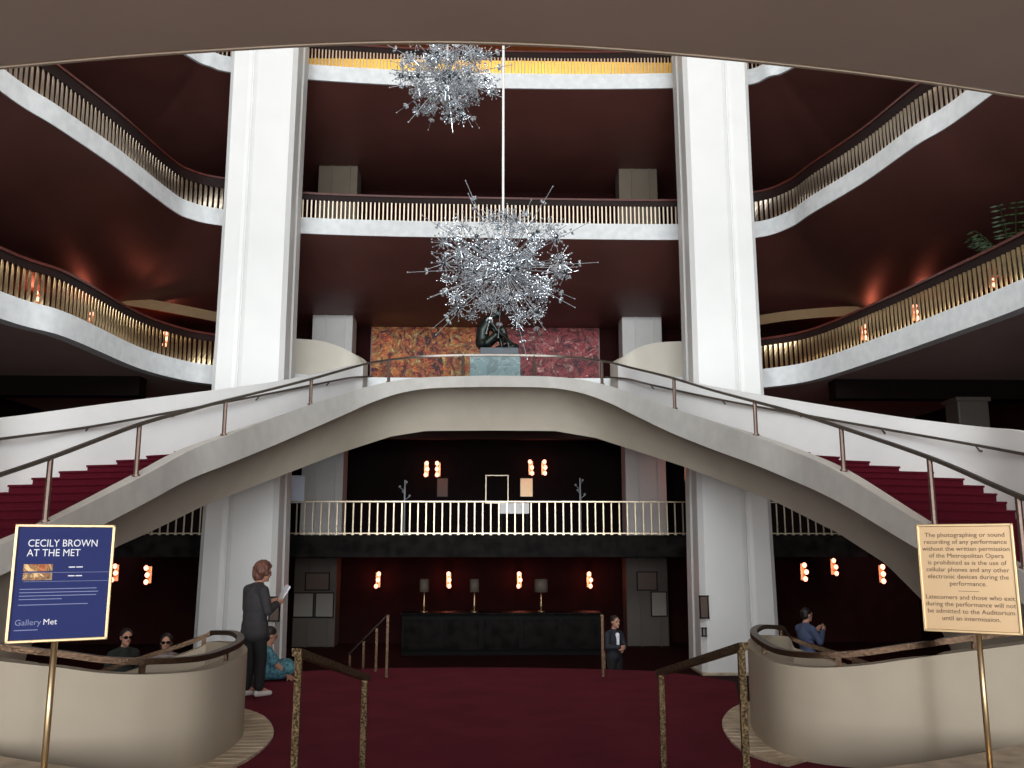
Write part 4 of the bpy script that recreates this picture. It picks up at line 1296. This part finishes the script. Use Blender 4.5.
blob('dress', [('e', V3(-.02, 0, .36), (.135, .19, .17)), ('e', V3(0, 0, .17), (.20, .25, .165)), ('c', V3(.0, -.17, .43), .075, V3(.09, -.23, .30), .085), ('c', V3(.0, .17, .43), .075, V3(.09, .23, .30), .085),
               ('c', V3(.02, -.11, .14), .125, V3(.34, -.16, .18), .10), ('c', V3(.02, .11, .14), .125, V3(.34, .16, .18), .10), ('e', V3(.18, 0, .09), (.22, .22, .085))], 'turquoise', t, .014, 3)
blob('hair', [('e', hc + up * .045 - fw * .02, (.10, .085, .09), M), ('e', hc - fw * .055 - up * .02, (.07, .08, .10), M), ('e', hc - fw * .12 + up * .02, (.045, .045, .045), M)], 'hair_dark', t, .01, 1)
face_bits(t, hc, fw, up, lt, M)


# ------------------------------------------------------------------ signs
def text_mesh(s, size, align='LEFT', shear=0.0, ext=.0008, bold=0.0, space=1.0):
    cu = bpy.data.curves.new('lettering', 'FONT'); cu.body = s; cu.size = size; cu.align_x = align; cu.shear = shear; cu.extrude = ext; cu.offset = bold; cu.space_character = space
    cu.resolution_u = 3
    o = bpy.data.objects.new('lettering', cu); C.objects.link(o)
    dg = bpy.context.evaluated_depsgraph_get()
    me = bpy.data.meshes.new_from_object(o.evaluated_get(dg), depsgraph=dg)
    bpy.data.objects.remove(o); bpy.data.curves.remove(cu); me.name = 'lettering'; me.materials.clear(); return me


UPR = Matrix.Rotation(PI / 2, 4, 'X')


def put_text(parent, s, size, x, z, m, align='LEFT', y=-.022, sx=1.0, **kw):
    me = text_mesh(s, size, align, **kw)
    o = link('lettering', me, m, parent); o.location = (x, y, z); o.rotation_euler = (PI / 2, 0, 0); o.scale = (sx, 1, 1); return o


def sign(name, label, tl, tr, bl, br, m, frame_m, pole_px, zfloor):
    a, b, c, d = W(*tl), W(*tr), W(*bl), W(*br)
    w = ((b - a).length + (d - c).length) / 2; h = ((a - c).length + (b - d).length) / 2
    ctr = (a + b + c + d) / 4
    rz = math.atan2(b.y - a.y + d.y - c.y, b.x - a.x + d.x - c.x)
    t = thing(name, label, 'sign', (ctr.x, ctr.y, zfloor), rz)
    zc = ctr.z - zfloor
    board_ = bpy.data.objects.new('panel', None)
    bm = bmesh.new(); b_box(bm, (0, 0, zc), (w - .02, .03, h - .02)); pn = bm_obj('panel', bm, m, t)
    fwid = .018
    for cx, cz, sx, sz in ((0, h / 2 - fwid / 2, w, fwid), (0, -h / 2 + fwid / 2, w, fwid), (-w / 2 + fwid / 2, 0, fwid, h), (w / 2 - fwid / 2, 0, fwid, h)):
        box('frame_bar', (cx, -.004, zc + cz), (sx, .045, sz), frame_m, t, bev=.004)
    q = W(*pole_px); ox = (q - ctr).x
    bm = bmesh.new(); b_tube(bm, (ox, .03, .02), (ox, .03, zc - h / 2 + .06), .018, .018, 12); bm_obj('pole', bm, 'brass', t, True)
    bm = bmesh.new(); b_lathe(bm, [(.17, 0), (.17, .015), (.15, .025), (.03, .04), (.022, .07)], 24, (ox, .03, 0)); bm_obj('base', bm, 'brass', t, True)
    return t, pn, w, h, zc


t, pn, w, h, zc = sign('poster_stand', 'blue exhibition sign in gold frame on a brass pole at lower left', (17.5, 526, 5.30), (117, 523, 5.55), (2, 645, 5.30), (106, 638, 5.55), 'sign_blue', 'brass', (55, 640, 5.42), .42)
put_text(pn, 'CECILY BROWN', .0585, -.195, zc + .205, 'sign_print', y=-.017, sx=.86)
put_text(pn, 'AT THE MET', .0585, -.195, zc + .150, 'sign_print', y=-.017, sx=.86)
for k, z in enumerate((.085, .035)):
    box('thumbnail', (-.130, -.0165, zc + z), (.15, .003, .040), 'painting', pn)
    box('rule', (.03, -.0165, zc + z - .028), (.46, .002, .0022), 'sign_print_dim', pn)
    for j in range(2): box('print_line', (.045 + .04 * j, -.0165, zc + z + .002), (.034, .002, .006), 'sign_print', pn)
for k in range(5):
    ww = (.40, .41, .40, .22, .36)[k]
    box('print_line', (-.215 + ww / 2, -.0165, zc - .035 - .019 * k - (.012 if k == 4 else 0)), (ww, .002, .0042), 'sign_print_dim', pn)
put_text(pn, 'Gallery', .046, -.225, zc - .235, 'sign_print_dim', y=-.017)
put_text(pn, 'Met', .046, -.082, zc - .235, 'sign_print', y=-.017)
box('print_line', (-.165, -.0165, zc - .262), (.12, .002, .0045), 'sign_print_dim', pn)

t, pn, w, h, zc = sign('notice_stand', 'gold notice with dark lettering on a brass pole at lower right', (917, 524.5, 6.05), (1014, 523, 5.72), (923.5, 630, 6.05), (1022.5, 636.5, 5.72), 'sign_gold', 'brass', (976, 634, 5.9), .42)
lines = ['The photographing or sound', 'recording of any performance', 'without the written permission', 'of the Metropolitan Opera', 'is prohibited as is the use of', 'cellular phones and any other', 'electronic devices during the', 'performance.', '———', 'Latecomers and those who exit', 'during the performance will not', 'be admitted to the Auditorium', 'until an intermission.']
z = zc + h / 2 - .085
for k, s in enumerate(lines):
    put_text(pn, s, .0405, 0, z, 'sign_ink', 'CENTER', y=-.017)
    z -= .0445 if s != '———' else .042

print('levels', Z0, Z1, Z2, Z3, 'landing', zl)
